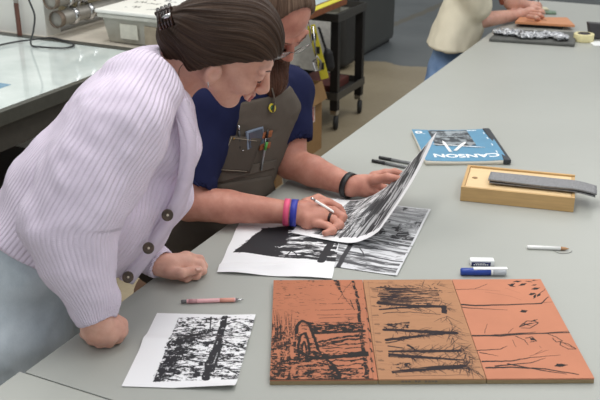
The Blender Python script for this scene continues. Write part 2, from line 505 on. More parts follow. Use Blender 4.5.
# cable
cb = MB()
def RX(u, v, x):
    r = Vector(ray(u, v)); c = Vector((0, 0, HC)); k = (x-(c-ORG).dot(N))/r.dot(N); return c+r*k
def RY(u, v, y):
    r = Vector(ray(u, v)); c = Vector((0, 0, HC)); k = (y-(c-ORG).dot(E))/r.dot(E); return c+r*k
def smooth_path(pts, n=6):
    out = []
    pts = [Vector(p) for p in pts]
    for i in range(len(pts)-1):
        p0 = pts[max(i-1,0)]; p1 = pts[i]; p2 = pts[i+1]; p3 = pts[min(i+2,len(pts)-1)]
        for k in range(n):
            t = k/n
            out.append(0.5*((2*p1)+(p2-p0)*t+(2*p0-5*p1+4*p2-p3)*t*t+(3*p1-p0-3*p2+p3)*t**3))
    return out+[pts[-1]]
cab = [RY(27,-12,2.1), RY(29,0,2.1), RY(34.5,15,2.1), RY(33.5,30,2.1), T(31,44.5,.012), T(42,47,.009), T(64,48,.009), T(74,45,.010), T(64,40.5,.010), T(50,37.8,.010), T(33,39.5,.016), T(15,42,.010), T(-4,46,.009), T(-30,54,.009)]
cb.tube(smooth_path(cab), .0045, 8)
tag(cb.build('power_cable', plain('black_rubber', rgb(44,44,46), .4)), 'black power cable hanging down and looped over the glass light table', 'cable')

# pipes on the stained side wall
PIPE = plain('grey_pipe', rgb(150,146,138), .4, .3, var=.2, scale=20); CHR = plain('chrome', rgb(200,200,200), .15, 1.0, var=.05)
def pipe(label, z, y0, y1, r, extras=True):
    t = empty('wall_pipe', W(-1.87+.0, y0, z), ANG)
    L = y1-y0
    MB().lathe([(0,-.004),(r*.9,-.004),(r,0),(r,L),(0,L)], (0,0,0), (0,1,0), 20).build('pipe_body', PIPE, t)
    MB().lathe([(r*1.15,-.01),(r*1.15,.02),(r*1.01,.02),(r*1.01,-.01),(r*1.15,-.01)], (0,0,0), (0,1,0), 20).build('end_collar', plain('dark_rust', rgb(112,98,84), .6, var=.3), t)
    for y in (.1, .22):
        MB().lathe([(r*1.02,0),(r*1.3,.004),(r*1.3,.022),(r*1.02,.026)], (0,y,0), (0,1,0), 20).build('pipe_clamp', CHR, t)
    MB().tube([(0,.16,r*.8),(.015,.165,r*1.9),(.03,.19,r*2.1)], .009, 10).build('valve_lever', CHR, t)
    tag(t, label, 'pipe', 'grey pipes along the stained wall'); return t
pipe('thick grey pipe running along the stained wall beside the plastic bin, lowest of the pipes', .955, 2.34, 3.1, .036)
pipe('grey pipe with chrome clamps above the lowest pipe on the stained wall', 1.05, 2.31, 3.1, .036)
pipe('grey pipe near the picture top, highest of the pipes on the stained wall', 1.13, 2.34, 3.1, .03)

# plastic bin with white lid
bn = empty('storage_bin', W(-1.62, 2.36, TZ+.0035), ANG)
BW, BD, BH = .62, .42, .145
def bin_mat():
    t = NT('cloudy_plastic'); n = t.noise(6, 4); t.color(t.ramp(n, [(0.35, rgb(168,164,150)), (0.65, rgb(190,188,178))])); return t.set(.3, Alpha=.86)
m = MB()
def taper(m, x0, x1, y0, y1, z0, z1, t, bev):
    m.hexa([(x0+t,y0+t,z0),(x1-t,y0+t,z0),(x1-t,y1-t,z0),(x0+t,y1-t,z0),(x0,y0,z1),(x1,y0,z1),(x1,y1,z1),(x0,y1,z1)], bev, 3)
taper(m, 0, BW, 0, BD, 0, BH, .022, .012)
m.build('bin_body', bin_mat(), bn)
MB().box(-.012, BW+.012, -.012, BD+.012, BH-.022, BH-.0015, .006).build('rim', plain('bin_rim', rgb(196,195,186), .3), bn)
lid = MB().box(-.018, BW+.018, -.018, BD+.018, BH, BH+.018, .006).build('lid', plain('white_lid', rgb(236,236,230), .35, var=.02), bn)
INK = plain('marker_ink', rgb(88,88,92), .5)
rl = Ras(.42, .34, .0025, ORG, N, E, 0); rs = random.Random(5)
for xa, xb, y in ((.02,.40,.28),(.02,.16,.19),(.20,.36,.17),(.05,.13,.08),(.18,.31,.07)):
    x = xa; pts = []
    while x < xb:
        pts.append((x, y+rs.uniform(-.024,.024))); x += rs.uniform(.005,.010)
        if rs.random() < .16 or x >= xb:
            if len(pts) > 1: rl.line(pts, .0075, local=True, soft=.001)
            pts = []; x += .009
def lidm():
    t = NT('lid_writing'); t.color(t.mix(t.attr('ink'), t.ramp(t.noise(5), [(0.3, rgb(234,234,228)), (0.7, rgb(238,238,232))]), rgb(84,84,88))); return t.set(.35)
sheet_grid('handwriting', rl, lambda X, Y: np.stack([X+.04, Y-.0+.02, np.full_like(X, BH+.0184)], -1), lidm(), lid)
MB().box(.11, .21, .0, .004, .03, .1).build('paper_label', plain('cream_label', rgb(204,202,188), .6), bn, rel=Matrix.Translation((0,-.0,0)))
for x in (.25,.42): MB().box(x, x+.1, -.001, .006, .015, .1).build('packed_item', plain('packed_brown', rgb(160,148,128), .6), bn)
tag(bn, 'cloudy plastic storage bin with handwritten white lid on the light table', 'storage bin')

# ------------------------------------------------------------------ workbench, cart and things beyond the bearded person
OR = plain('orange_wood', rgb(128,74,40), .5, var=.2, scale=9, stretch=(1,8,1))
wb = empty('workbench', W(-1.985, 2.94), ANG)
MB().box(0, .95, 0, 1.04, TZ-.036, TZ, .003).build('bench_top', OR, wb)
MB().box(.9, .949, .02, 1.02, TZ+.0005, TZ+.004).build('yellow_edge_strip', plain('yellow_strip', rgb(226,216,70), .5), wb)
MB().box(.3, .88, .1, 1.0, TZ+.0005, TZ+.003).build('cutting_mat', plain('pale_blue_mat', rgb(190,206,206), .5), wb)
for x, y in ((.95,.05),(.08,.05),(.08,.98),(.3,.98)): MB().box(x-.04, x+.04, y-.04, y+.04, 0, TZ-.046, .004).build('leg', plain('brown_wood', rgb(122,92,58), .55, var=.15, scale=10, stretch=(6,6,1)), wb)
tag(wb, 'wooden workbench with yellow edged top behind the bearded person', 'workbench')

ct = empty('utility_cart', W(-1.70, 4.03), ANG)
TRY = plain('dark_grey_steel', rgb(74,72,68), .4, .4, var=.12)
for x, y in ((.57,0),(.57,.4),(0,0),(0,.4)): MB().box(x-.026, x+.026, y-.02, y+.02, .13, .70, .002).build('post', STEEL, ct)
def tray(z, name):
    m = MB().box(-.02, .6, -.03, .43, z, z+.012)
    for a in ((-.02,.6,-.03,-.022),(-.02,.6,.422,.43),(-.02,-.012,-.0215,.4215),(.592,.6,-.0215,.4215)): m.box(*a, z+.0125, z+.05, .001)
    m.build(name, TRY, ct)
tray(.701, 'upper_tray'); tray(.2, 'lower_tray')
for x, y in ((.57,0),(.57,.4),(0,0),(0,.4)):
    c = MB().lathe([(0,-.014),(.04,-.014),(.048,-.006),(.048,.006),(.04,.014),(0,.014)], (x+.01,y-.0,.048), (1,.3,0), 24).build('caster', plain('black_tyre', rgb(30,30,30), .6), ct)
    MB().box(x-.022, x+.022, y-.022, y+.022, .1, .129).build('caster_bracket', CHR, c)
tag(ct, 'black steel utility cart on casters beside the dark cabinet', 'cart')
def lump(name, label, cat, parts, m, k=.02, res=.008, group=None, amp=.006):
    s = S()
    for p in parts: s.cone(*p, k=k)
    v, f = s.mesh(res); nn = vnormals(v, f)
    v = v+nn*((vnoise3(v*22)-.5)*2*amp)[:, None]
    return tag(np_mesh(name, v, f, m), label, cat, group)
CTL = lambda x, y, z: W(-1.72+x, 4.03+y, z)
ts = empty('tool_tray', CTL(.33,.12,.7135), ANG)
MB().box(-.1,.2,-.08,.24,0,.006).build('tray_base', plain('grey_tray', rgb(104,102,92), .5), ts)
MB().hexa([(-.02,0,.0065),(.2,.08,.0065),(.19,.11,.0065),(-.03,.03,.0065),(-.02,0,.03),(.2,.08,.06),(.19,.11,.06),(-.03,.03,.03)], .002).build('tool_bar', plain('grey_bar', rgb(122,118,104), .4, .4), ts)
tag(ts, 'grey metal tray of tools on top of the black cart', 'tray')
# lower shelf goods
o = MB().box(0,.26,0,.3,0,.05,.004).build('folded_cloth', plain('red_brown_cloth', rgb(96,46,38), .8, var=.3)); o.location = CTL(.27,.07,.2135); o.rotation_euler = (0,0,ANG); tag(o, 'dark red folded cloth on the lower shelf of the cart', 'cloth')
o = empty('boxed_paper', CTL(.05,.03,.2135), ANG); MB().box(0,.19,0,.18,0,.12,.003).build('carton', plain('dark_box', rgb(52,44,42), .7), o); MB().box(.02,.17,-.002,-.0005,.02,.1).build('white_label', plain('label_white', rgb(214,208,202), .6), o)
tag(o, 'small dark box with white label on the lower shelf of the cart', 'box')
# dark bags between cart and cabinet
def bag(x, y, w, h, label):
    s = S(); c = W(x, y, 0)
    R = np.array(RM.to_3x3())
    s.box((c.x, c.y, .08+h/2), (w/2, .12, h/2), R, .05)
    v, f = s.mesh(.012); nn = vnormals(v, f)
    l = (v-np.array(c))@R
    v = v+nn*(np.sin(l[:,0]*95+fbm2(l[:,2]*4, l[:,0]*0, 2)*2)*.012)[:, None]
    v[:,2] -= v[:,2].min()
    tag(np_mesh('canvas_bag', v, f, plain('black_canvas', rgb(44,43,41), .8)), label, 'bag')
bag(-1.86, 5.5, .4, .72, 'dark pleated canvas bag standing behind the black cart')
# dark cabinet
cbn = empty('metal_cabinet', W(-2.4, 5.72), ANG)
CAB = plain('charcoal_metal', rgb(74,75,72), .35, .2, var=.08, scale=4)
MB().box(0, .7, 0, .88, .03, 1.9, .004).build('cabinet_body', CAB, cbn)
MB().box(.02, .68, .03, .85, 0, .0295).build('plinth', STEEL, cbn)
MB().box(.7005, .715, .02, .86, .06, 1.86, .003).build('door', CAB, cbn)
tag(cbn, 'tall charcoal metal cabinet beyond the cart', 'cabinet')

# carton
cn = empty('cardboard_box', W(-1.38, 3.36), ANG)
MB().box(.1, .80, .1, 1.0, TZ-.10, TZ-.0365).build('under_frame', STEEL, wb)
CARD = plain('cardboard', rgb(150,116,74), .75, var=.08, scale=14); CARD2 = plain('cardboard_dark', rgb(96,66,46), .8)
cw, cd, ch = .33, .3, .42
m = MB()
for a in ((0,cw,0,.005),(0,cw,cd-.005,cd),(0,.005,.0055,cd-.0055),(cw-.005,cw,.0055,cd-.0055)): m.box(a[0],a[1],a[2],a[3],.006,ch)
m.box(0,cw,0,cd,0,.0055); m.build('box_walls', CARD, cn)
MB().hexa([(0,0,ch),(cw,0,ch),(cw+.02,-.13,ch+.04),(-.02,-.13,ch+.04),(0,.004,ch+.004),(cw,.004,ch+.004),(cw+.02,-.13,ch+.045),(-.02,-.13,ch+.045)]).build('flap', CARD2, cn)
MB().hexa([(cw,0,ch),(cw+.03,0,ch-.1),(cw+.03,cd,ch-.1),(cw,cd,ch),(cw+.0,0,ch+.005),(cw+.035,0,ch-.1),(cw+.035,cd,ch-.1),(cw,cd,ch+.005)]).build('flap', CARD, cn)
MB().box(cw+.0002,cw+.0015,.12,.2,.2,.31).build('shipping_label', plain('white_red_label', rgb(222,204,198), .6), cn)
MB().box(cw+.0016,cw+.0025,.14,.15,.21,.30).build('red_mark', plain('red_print', rgb(190,60,52), .6), cn)
MB().box(cw+.0016,cw+.0025,.17,.18,.21,.30).build('red_mark', plain('red_print', rgb(190,60,52), .6), cn)
tag(cn, 'open brown cardboard box with red and white label under the workbench', 'cardboard box')
# white board leaning, yellow level, shoulder bag, clamp
wp0 = empty('leaning_board', W(-1.86, 4.73), ANG); MB().box(0,.44,0,.02,0,.68,.002).build('panel_board', plain('white_board', rgb(238,236,230), .5), wp0); MB().box(0,.44,-.006,-.0005,.0,.06).build('bottom_strip', STEEL, wp0)
tag(wp0, 'pale panel standing on the floor behind the black cart', 'panel')
LV = plain('yellow_plastic', rgb(190,178,46), .45, var=.08)
a = P(311,26,5.06); b = P(325,79,5.05)
lv = empty('spirit_level', (b.x, b.y, 0)); d = (a-b)
side = Vector((d.z, 0, -d.x)).normalized()*.023
q = [b-side, b+side, b+side+Vector((0,.03,0)), b-side+Vector((0,.03,0))]
MB().hexa([tuple(p-lv.location) for p in q]+[tuple(p+d-lv.location) for p in q], .003).build('level_body', LV, lv)
for t in (.25,.55,.8):
    c = b+d*t-lv.location; MB().box(c.x-.014,c.x+.014,c.y-.004,c.y-.0005,c.z-.02,c.z+.02).build('vial_window', STEEL, lv)
tag(lv, 'yellow level leaning in front of the cart behind the bearded person', 'level')
p = P(314,60,4.95); lump('hanging_pouch', 'black shoulder pouch hanging beside the yellow level', 'bag', [(P(328,54,5.35), P(329,66,5.35), .028, .036), (P(319,28,5.35), P(326,50,5.35), .008, .010)], plain('black_nylon', rgb(24,24,26), .6), amp=.003)
g = empty('bar_clamp', tuple(P(313,30,4.96)))
gp = g.location
MB().tube([P(313,26,4.96)-gp, P(317,66,4.96)-gp], .005, 8).build('clamp_bar', CHR, g)
MB().tube([P(313,62,4.95)-gp, P(317,56,4.94)-gp, P(321,62,4.94)-gp, P(320,70,4.95)-gp, P(315,71,4.95)-gp, P(313,62,4.95)-gp], .006, 8).build('clamp_jaw', plain('grey_cast', rgb(150,150,150), .4, .5), g)
tag(g, 'grey metal clamp hanging against the yellow level', 'clamp')
# towel hanging beside the bearded person's hip is built with the clothes

# ------------------------------------------------------------------ printing blocks
LINO = rgb(176,111,82)
def lino_mat(name, base, dark, grain=False):
    t = NT(name); n = t.noise(9, 4); fine = t.noise(220, 3)
    c = t.ramp(n, [(0.3, mul(base, .93)), (0.7, mul(base, 1.06))])
    if grain:
        g = t.noise(14, 6, .6, stretch=(1, 9, 1)); c = t.mix(t.math('MULTIPLY', g, .8), c, mul(base, .66))
    t.color(t.mix(t.attr('ink'), c, dark)); t.bump(t.math('SUBTRACT', fine, t.attr('ink')), .25, .0008)
    return t.set(.6, 0, .25)
TH = .012
O = T(269.5, 379.9, TH); X1 = T(594.8, 378.2, TH); Yf = T(273.5, 280.2, TH)
ex = (X1-O); BLW = ex.length/3; ex.normalize(); ey = Vector((-ex.y, ex.x, 0)); BLD = (Yf-O).dot(ey)
PLY = plain('plywood_edge', rgb(150,130,96), .6, var=.15, scale=40, stretch=(1,1,6))
bang = math.atan2(ex.y, ex.x)
def block(i, label, base, dark, grain, draw):
    o = O+ex*(BLW*i)
    t = empty('printing_block', (o.x, o.y, TZ), bang)
    g = .0006
    MB().box(g, BLW-g, 0, BLD, .0002, TH-.003, .0008).build('plywood_base', PLY, t)
    MB().box(g, BLW-g, 0, BLD, TH-.0029, TH-.0004, .0003).build('linoleum_sheet', plain('lino_'+str(i), base, .55), t)
    r = Ras(BLW-2*g, BLD, .0009, o, ex, ey, TH); draw(r)
    fn = lambda X, Y: np.stack([X+g, Y, np.full_like(X, TH)-.00035*r.a*0], -1)
    sheet_grid('carved_face', r, fn, lino_mat('carved_'+str(i), base, dark, grain), t)
    return tag(t, label, 'printing block', 'three printing blocks set edge to edge'), r
def ragged(r, th, sx, sy, seed, o=4):   # density mask from streaky noise
    n = fbm2(r.X*sx, r.Y*sy, o, seed, .6); return np.clip((n-th)*14+.5, 0, 1)
def erode(r, sx, sy, th, seed, k=12):
    r.a = r.a*np.clip((fbm2(r.X*sx, r.Y*sy, 4, seed, .65)-th)*k+.5, 0, 1)
def draw1(r):
    n = fbm2(r.X*160, r.Y*100, 4, 3, .65); s = fbm2(r.X*60, r.Y*420, 3, 8, .6)
    # speckled foliage marks over the far half
    foliage = np.clip((fbm2(r.X*110, r.Y*190, 4, 23, .7)-.63)*12, 0, 1)*np.clip((fbm2(r.X*18, r.Y*18, 2, 9)-.38)*6, 0, 1)
    r.a = np.where(r.Y > r.h*.42, foliage*.9, 0)
    # grasses at the near left
    q = r.poly([(270,380),(270,325),(296,327),(303,350),(300,381)], rag=.02, dens=np.clip((fbm2(r.X*190, r.Y*70, 4, 31, .6)-.47)*14, 0, 1)*.95)
    q = r.poly([(270,381),(270,357),(300,358),(340,365),(362,372),(362,381)], rag=.02, dens=np.clip((fbm2(r.X*80, r.Y*190, 4, 41, .65)-.46)*14, 0, 1))
    for k in range(36):
        u = random.uniform(271, 300); v = random.uniform(318, 352); r.line([(u, v+12), (u+random.uniform(-3,3), v-6-random.random()*8)], .0022, .0006, wob=.001)
    # dark horizontal trunks
    r.poly([(306,325),(362,322.5),(363,331),(330,333),(314,331)], rag=.006)
    r.line([(314,333),(330,332),(363,331)], .011, .012, wob=.001)
    r.poly([(300,322),(363,322),(363,330),(300,330)], dens=ragged(r, .5, 120, 260, 5), rag=.01)
    r.line([(310,352),(330,356),(345,355),(366,353)], .012, .018, wob=.0025)
    r.line([(300,356),(318,357),(332,358)], .014, .008, wob=.003)
    r.line([(318,343),(335,338),(350,336),(364,335)], .006, .008, wob=.003)
    r.line([(314,345),(335,342),(364,338)], .004, .006, wob=.004)
    for v in (341, 345, 349, 361, 366, 370, 375): r.line([(305+random.uniform(0,20), v), (362, v-2)], .0035, .004, wob=.004)
    r.line([(320,358),(330,366),(336,376),(339,381)], .005, .012, wob=.002)
    for k in range(70):
        u = random.uniform(296, 364); v = random.uniform(336, 380); l = random.uniform(3, 10); r.line([(u, v), (u+l, v+random.uniform(-1,1))], random.uniform(.002,.006), .001, wob=.002)
    # the arch
    r.line([(299,357),(298,345),(300,335),(305,333),(308,341),(309,352),(308,360)], .005, .006, wob=.001)
    r.line([(301,356),(301,346),(304,341),(306,348),(306,357)], .0045, .004)
    r.poly([(296,345),(303,352),(310,357),(303,362),(296,360)], rag=.006)
    # near vertical trunk at the right edge and hanging branches
    r.line([(353,281),(357,297),(359,318),(362,345),(365,362),(367,380)], .006, .009, wob=.002)
    r.line([(336,280),(338,286),(341,292)], .012, .004, wob=.002); r.line([(341,292),(346,300),(352,307)], .0012, wob=.001)
    r.line([(352,281),(344,290),(338,300)], .0012, wob=.001); r.line([(350,300),(354,310)], .002)
    for v in (304, 310, 315, 318): r.line([(320+random.uniform(-8,8), v), (358, v-1)], .0018, wob=.0015)
    for k in range(60):
        u = random.uniform(276, 355); v = random.uniform(283, 312); l = random.uniform(2, 9); r.line([(u, v), (u+l, v+random.uniform(-1,1.5))], random.uniform(.0006,.0018), .0005, val=.7, wob=.0015)
    erode(r, 120, 260, .385, 61, 16)
    r.line([(296,333),(297,325),(302,320.5),(308,323),(312,332),(316,343),(318,350)], 0.0075, .006, wob=.001)
    r.line([(299,357),(298,345),(300,336),(304,333),(308,341),(309,352)], .0045, .005, wob=.0008)
    r.line([(302,355),(302,346),(304.5,342),(306,350)], .003, .0035, wob=.0006)
    r.line([(314,333),(335,332.5),(363,331)], .005, .007, wob=.0012); r.line([(306,359),(330,357.5),(350,355.5),(366,354)], .008, .017, wob=.0014)
    r.line([(318,350),(324,358),(332,364),(338,372),(340,381)], .004, .009, wob=.0015)
    r.poly([(365.5,281),(377,380),(371,380),(361,281)], val=0.0)
    r.line([(362.8,281),(373,380)], .0008, val=.5)
    for k in range(9): r.line([(364+k*.9, 288+k*10), (366+k*.9, 292+k*10)], .003, wob=.002)
    r.line([(270,379.4),(372,379)], .004, wob=.002)
def draw2(r):
    dk = []
    r.poly([(377,300),(455,296),(462,281),(366,281)], dens=np.clip((fbm2(r.X*50, r.Y*260, 4, 13, .6)-.6)*8, 0, 1)*.55)
    r.poly([(377,287),(440,289),(441,303),(380,306)], rag=.03, dens=np.clip((fbm2(r.X*45, r.Y*330, 4, 3, .65)-.44)*12, 0, 1)*.9)
    for k in range(30):
        v = random.uniform(288, 303); u = random.uniform(377, 395); r.line([(u, v), (u+random.uniform(20,45), v+random.uniform(-1,1.5))], .0035, .001, wob=.002)
    for a in ([(379,303),(410,305.5),(444,306)], ):
        r.line(a, .013, .006, wob=.001)
    r.line([(380,309.5),(410,307),(444,306.5)], .006, .011, wob=.001)
    r.poly([(441,306),(446,307),(447,314),(441,313)], rag=.004)
    r.line([(383,313),(410,312),(440,314.5)], .003, .002, wob=.002)
    r.poly([(382,324),(410,322),(408,328),(383,328)], rag=.01, dens=ragged(r, .5, 100, 240, 9))
    r.line([(384,329.5),(420,331.5),(455,333)], .01, .013, wob=.001)
    r.line([(387,339.5),(420,336),(440,334),(452,332)], .01, .006, wob=.002)
    r.line([(386,343),(402,340),(420,335)], .004, .003, wob=.001)
    r.poly([(388,350.5),(461,349.5),(461,352),(388,352.5)]); r.line([(388,346),(402,348)], .004)
    r.poly([(388,353),(464,359.5),(465,361),(430,359),(388,357)])
    r.poly([(391,371),(432,366),(465,364.5),(467,368.5),(430,370.5),(392,373.5)])
    r.poly([(391,362),(412,363),(408,369),(390,368)], rag=.01, dens=ragged(r, .52, 120, 200, 19))
    r.line([(408,345),(415,350),(424,353)], .006, .003, wob=.001); r.line([(424,353),(440,352),(450,346),(458,338)], .002, .001, wob=.001)
    for pts, n, l in (([(384,329.5),(455,333)], 30, .035), ([(387,339),(452,332)], 26, .03), ([(388,351),(461,351)], 34, .045), ([(388,355),(465,361)], 34, .035), ([(391,372),(467,366)], 46, .035), ([(380,309),(446,307)], 26, .04), ([(440,300),(452,330)], 10, .05), ([(450,335),(472,360)], 22, .05), ([(455,362),(478,372)], 22, .04), ([(380,285),(440,285)], 14, .03)):
        r.tree_lines(pts, .0017, n, l, 1.2)
    for k in range(90):   # carving marks in the light wood
        u = random.uniform(366, 478); v = random.uniform(283, 376); l = random.uniform(3, 12); r.line([(u, v), (u+l, v+random.uniform(-.6,.6))], .0012, .0008, val=.35, wob=.0006)
    for k, v in enumerate(range(288, 372, 9)):
        u = 370+ (v-281)*.11; r.line([(u, v), (u+4, v+.5)], .005, .004, val=.5, wob=.002)
    r.line([(368,281),(378,378)], .0006, val=.5)
    r.line([(395,376),(470,375)], .002, val=.6, wob=.002)
def leaf(r, u, v, du, dv, w):
    a = r.to(u, v); b = r.to(u+du, v+dv); m = ((a[0]+b[0])/2, (a[1]+b[1])/2)
    n = np.array([-(b[1]-a[1]), b[0]-a[0]]); n = n/np.linalg.norm(n)*w
    r.poly([a, (m[0]+n[0], m[1]+n[1]), b, (m[0]-n[0], m[1]-n[1])], local=True, rag=.003)
def draw3(r):
    L = lambda pts, a, b, val=1: r.line(pts, a, b, val=val, wob=.0008)
    L([(455,289.5),(474,289),(481,286.5),(487,284)], .002, .0012); L([(474,289),(500,291)], .0012, .0008, .6)
    L([(461,304.5),(475,305.5),(500,305),(541,303.5)], .0065, .004); L([(541,303.5),(548,297)], .003, .002); L([(520,304.5),(552,302)], .002, .001)
    L([(462,307.5),(480,308.5),(507,310)], .005, .0015, .8)
    L([(470,335.5),(500,336),(520,334),(570,332.5)], .006, .0035); L([(500,336),(530,334),(572,331)], .003, .002); L([(480,336),(510,334),(535,332)], .004, .002)
    L([(484,333),(487,324)], .0012, .0008); L([(508,333),(513,328)], .0012, .0008)
    L([(515,336),(524,340),(528,345)], .0025, .001); L([(512,340),(516,347)], .001, .0008)
    L([(477,350.5),(500,349),(507,346)], .0035, .001); L([(480,352.5),(498,356)], .003, .001)
    L([(482,361.5),(510,361),(530,357.5),(560,355)], .005, .001); L([(486,368),(510,367),(545,369),(578,374.5)], .0055, .003); L([(508,364),(540,370),(566,374)], .0045, .002)
    L([(495,366),(530,363),(545,358)], .004, .001); L([(530,356),(548,350)], .001, .0007); L([(535,354),(542,350)], .0009, .0006)
    L([(539,346),(541,348)], .001, .001, .5)
    for a in ((507,284,8,3,.005),(512,282,10,-1,.004),(518,286,9,-3,.004),(524,281,9,1,.003),(509,286,6,-3,.004),(530,280.5,8,0,.002),(531,289.5,9,-2,.006),(528,295,8,-2,.005),(533,299,3,-5,.003),(537,297,3,-4,.004),(531,285.5,6,-1,.0025),(519,312,9,-1.5,.006),(538,295,8,-7,.001)): leaf(r, *a)
    for c in ((519,327,10,-4),(525,324,9,-1),(530,322,8,-3),(521,323,11,3)):
        leaf(r, *c, .0022)
    L([(519,327),(526,321),(534,321),(538,323),(530,328),(521,328)], .0025, .002); L([(520,326),(538,322)], .002, .001)
    L([(525,338),(532,337),(536,341),(530,342)], .0025, .002); leaf(r, 529, 338, 7, 2.5, .006)
    L([(548,334),(556,337),(562,341),(556,342),(552,338)], .0022, .0018); L([(560,342),(568,344),(576,349),(568,349),(560,345),(560,342)], .0022, .0018); L([(563,343),(573,348)], .0015, .001)
    leaf(r, 554, 365.5, 14, -.5, .006); leaf(r, 554, 366, 9, -1.5, .006)
    L([(485,292),(510,296),(521,300)], .0012, .0008, .4); L([(505,288),(520,293)], .001, .0007, .4)
block(0, 'orange linoleum block carved with an arched forest scene, leftmost of the three blocks', LINO, rgb(32,26,24), False, draw1)
b2, _ = block(1, 'tan wood coloured block carved with dark tree trunks, between two orange blocks', rgb(184,134,98), rgb(36,25,29), True, draw2)
b3, _ = block(2, 'orange linoleum block with thin branches and leaf shapes, rightmost of the three blocks', rgb(192,126,97), rgb(34,28,28), False, draw3)
sc = MB(); x = .045; rs = random.Random(9)
while x < .12:
    for k in range(2): sc.box(x+k*.0025, x+k*.0025+.0009, -.0006, -.0001, .0055+rs.uniform(-.001,0), .0085+rs.uniform(0,.001))
    if rs.random() < .5: sc.box(x, x+.0035, -.0006, -.0001, .0075, .0083)
    x += .0065 + (.006 if rs.random() < .2 else 0)
sc.build('handwritten_mark', INK, b2)
# red lino strip beside block 1 right side is part of its face
# ------------------------------------------------------------------ prints on paper
def paper_mat(name, white=rgb(236,236,238), dark=rgb(38,38,42)):
    t = NT(name); n = t.noise(4, 3); c = t.ramp(n, [(0.3, mul(white, .97)), (0.7, white)])
    t.color(t.mix(t.attr('ink'), c, dark)); return t.set(.6, 0, .35)
PAPER = paper_mat('print_paper'); PAPERG = paper_mat('grey_print_paper', rgb(214,215,218), rgb(52,52,56))
def mk_print(name, label, o, exv, w, h, draw, z, wave, m=PAPER, res=.0009, group=None, cat='print', skew=0.0):
    exv = exv.normalized(); eyv = Vector((-exv.y, exv.x, 0))
    r = Ras(w, h, res, o, exv, eyv, z)
    if skew:
        t0 = r.to; r.to = lambda u, v: (t0(u, v)[0]-skew*t0(u, v)[1], t0(u, v)[1])
    draw(r)
    fn = lambda X, Y: np.stack([X+skew*Y, Y, wave(X, Y)], -1)
    ob = sheet_grid(name, r, fn, m)
    ob.location = (o.x, o.y, TZ+z); ob.rotation_euler = (0, 0, math.atan2(exv.y, exv.x))
    return tag(ob, label, cat, group), r
def d_small(r):
    q = r.poly([(178.5,318),(256,317),(246,380),(237,379.5),(153,382.5)], dens=np.clip((fbm2(r.X*75, r.Y*150, 5, 3, .72)-.46+.17*np.clip(1-r.X/.11,0,1)-.05*(r.X>.14))*11, .001, 1))
    q = r.poly([(178.5,318),(222,317.5),(213,328),(178,330)], val=0); r.poly([(178.5,318),(222,317.5),(213,328),(178,331)], dens=np.clip((fbm2(r.X*150, r.Y*200, 3, 7, .7)-.5)*9, .001, 1))
    r.poly([(168,345),(185,335),(215,328),(212,335),(195,345),(180,362),(160,380),(153,382)], rag=.02, dens=np.clip((fbm2(r.X*90, r.Y*90, 4, 77, .65)-.36)*12, 0, 1))
    for v0, v1 in ((337,338),(345,350),(355,357),(363,362),(371,370),(376,379)):
        r.line([(200,v0),(220,(v0+v1)/2-1),(249,v1)], .003, .003, wob=.002)
    r.line([(165,363),(182,360),(200,362),(225,368),(243,377)], .0035, .003, wob=.001); r.line([(172,352),(195,356),(215,358)], .003, wob=.002)
    r.line([(225,317.5),(222,330),(218,345),(210,362),(206,379)], .0135, .016, wob=.0022)
    r.line([(222,345),(217,360),(213,372)], .006, .005, wob=.001)
    erode(r, 200, 260, .27, 71)
    r.line([(226,325),(236,322),(246,326),(253,332)], .002, wob=.001); r.line([(221,342),(232,347),(248,351)], .0022, wob=.001)
    r.line([(211,317.5),(210,333)], .0035, .002); r.line([(222,338),(212,334),(204,334)], .002)
    for k in range(60):
        u = random.uniform(190, 248); v = random.uniform(320, 378); r.line([(u, v), (u+random.uniform(3,9), v+random.uniform(-1,2))], random.uniform(.001,.0025), .0008, wob=.001)
o = T(121.5, 386.8, .001); e1 = T(236.5, 390.3, .001)-o
def wv(X, Y): return .0012+.007*np.exp(-((Y-.163)/.02)**2)+.010*np.clip((X-.10)/.11,0,1)*np.clip(1-Y/.03,0,1)**1.5+.003*np.clip((X-.15)/.06,0,1)*np.clip((Y-.2)/.08,0,1)
mk_print('forest_print', 'folded paper with black forest print and blank left margin beside the printing blocks', o, e1, .2159, .279, d_small, .001, wv, skew=.045)
def d_A(r):
    den = np.clip((fbm2(r.X*25, r.Y*110, 5, 3, .62)-.35+1.1*np.clip(.6-r.X/.24, 0, 1))*10, .001, 1)
    r.poly([(264,229),(352,222),(346,262),(336,263),(244,254.5),(233,254)], dens=den)
    r.poly([(264,229),(290,228),(285,245),(262,255),(233,254)], rag=.02)
    for v in (234, 240, 246, 251, 256): r.line([(288,v),(330,v+1)], .004, .003, wob=.003)
    for k in range(22): u = random.uniform(278,322); v = random.uniform(232,258); r.line([(u,v),(u+random.uniform(3,9),v+random.uniform(-1,1))], .002, .001, val=random.choice((0,1)), wob=.001)
    r.line([(285,258),(291,252),(295,254),(298,258)], .004, .003, wob=.001)
    r.line([(340,222),(333,240),(326,252),(321,262)], .016, .019, wob=.001)
    r.line([(347,226),(340,242),(336,252)], .003, val=0)
oA = T(217, 273, .002); eA = T(329, 279.3, .002)-oA
def wA(X, Y): return .0030+.0012*np.sin(X*40)+.005*np.exp(-((X-.0)/.03)**2)*(Y/.3)*0+.004*np.exp(-((Y-.028-X*.15)/.012)**2)+.0015*np.sin(Y*60+X*30)
mk_print('forest_print', 'wide white margined print with dark tree trunk, lying under the writing hand', oA, eA, .274, .38, d_A, .0016, wA)
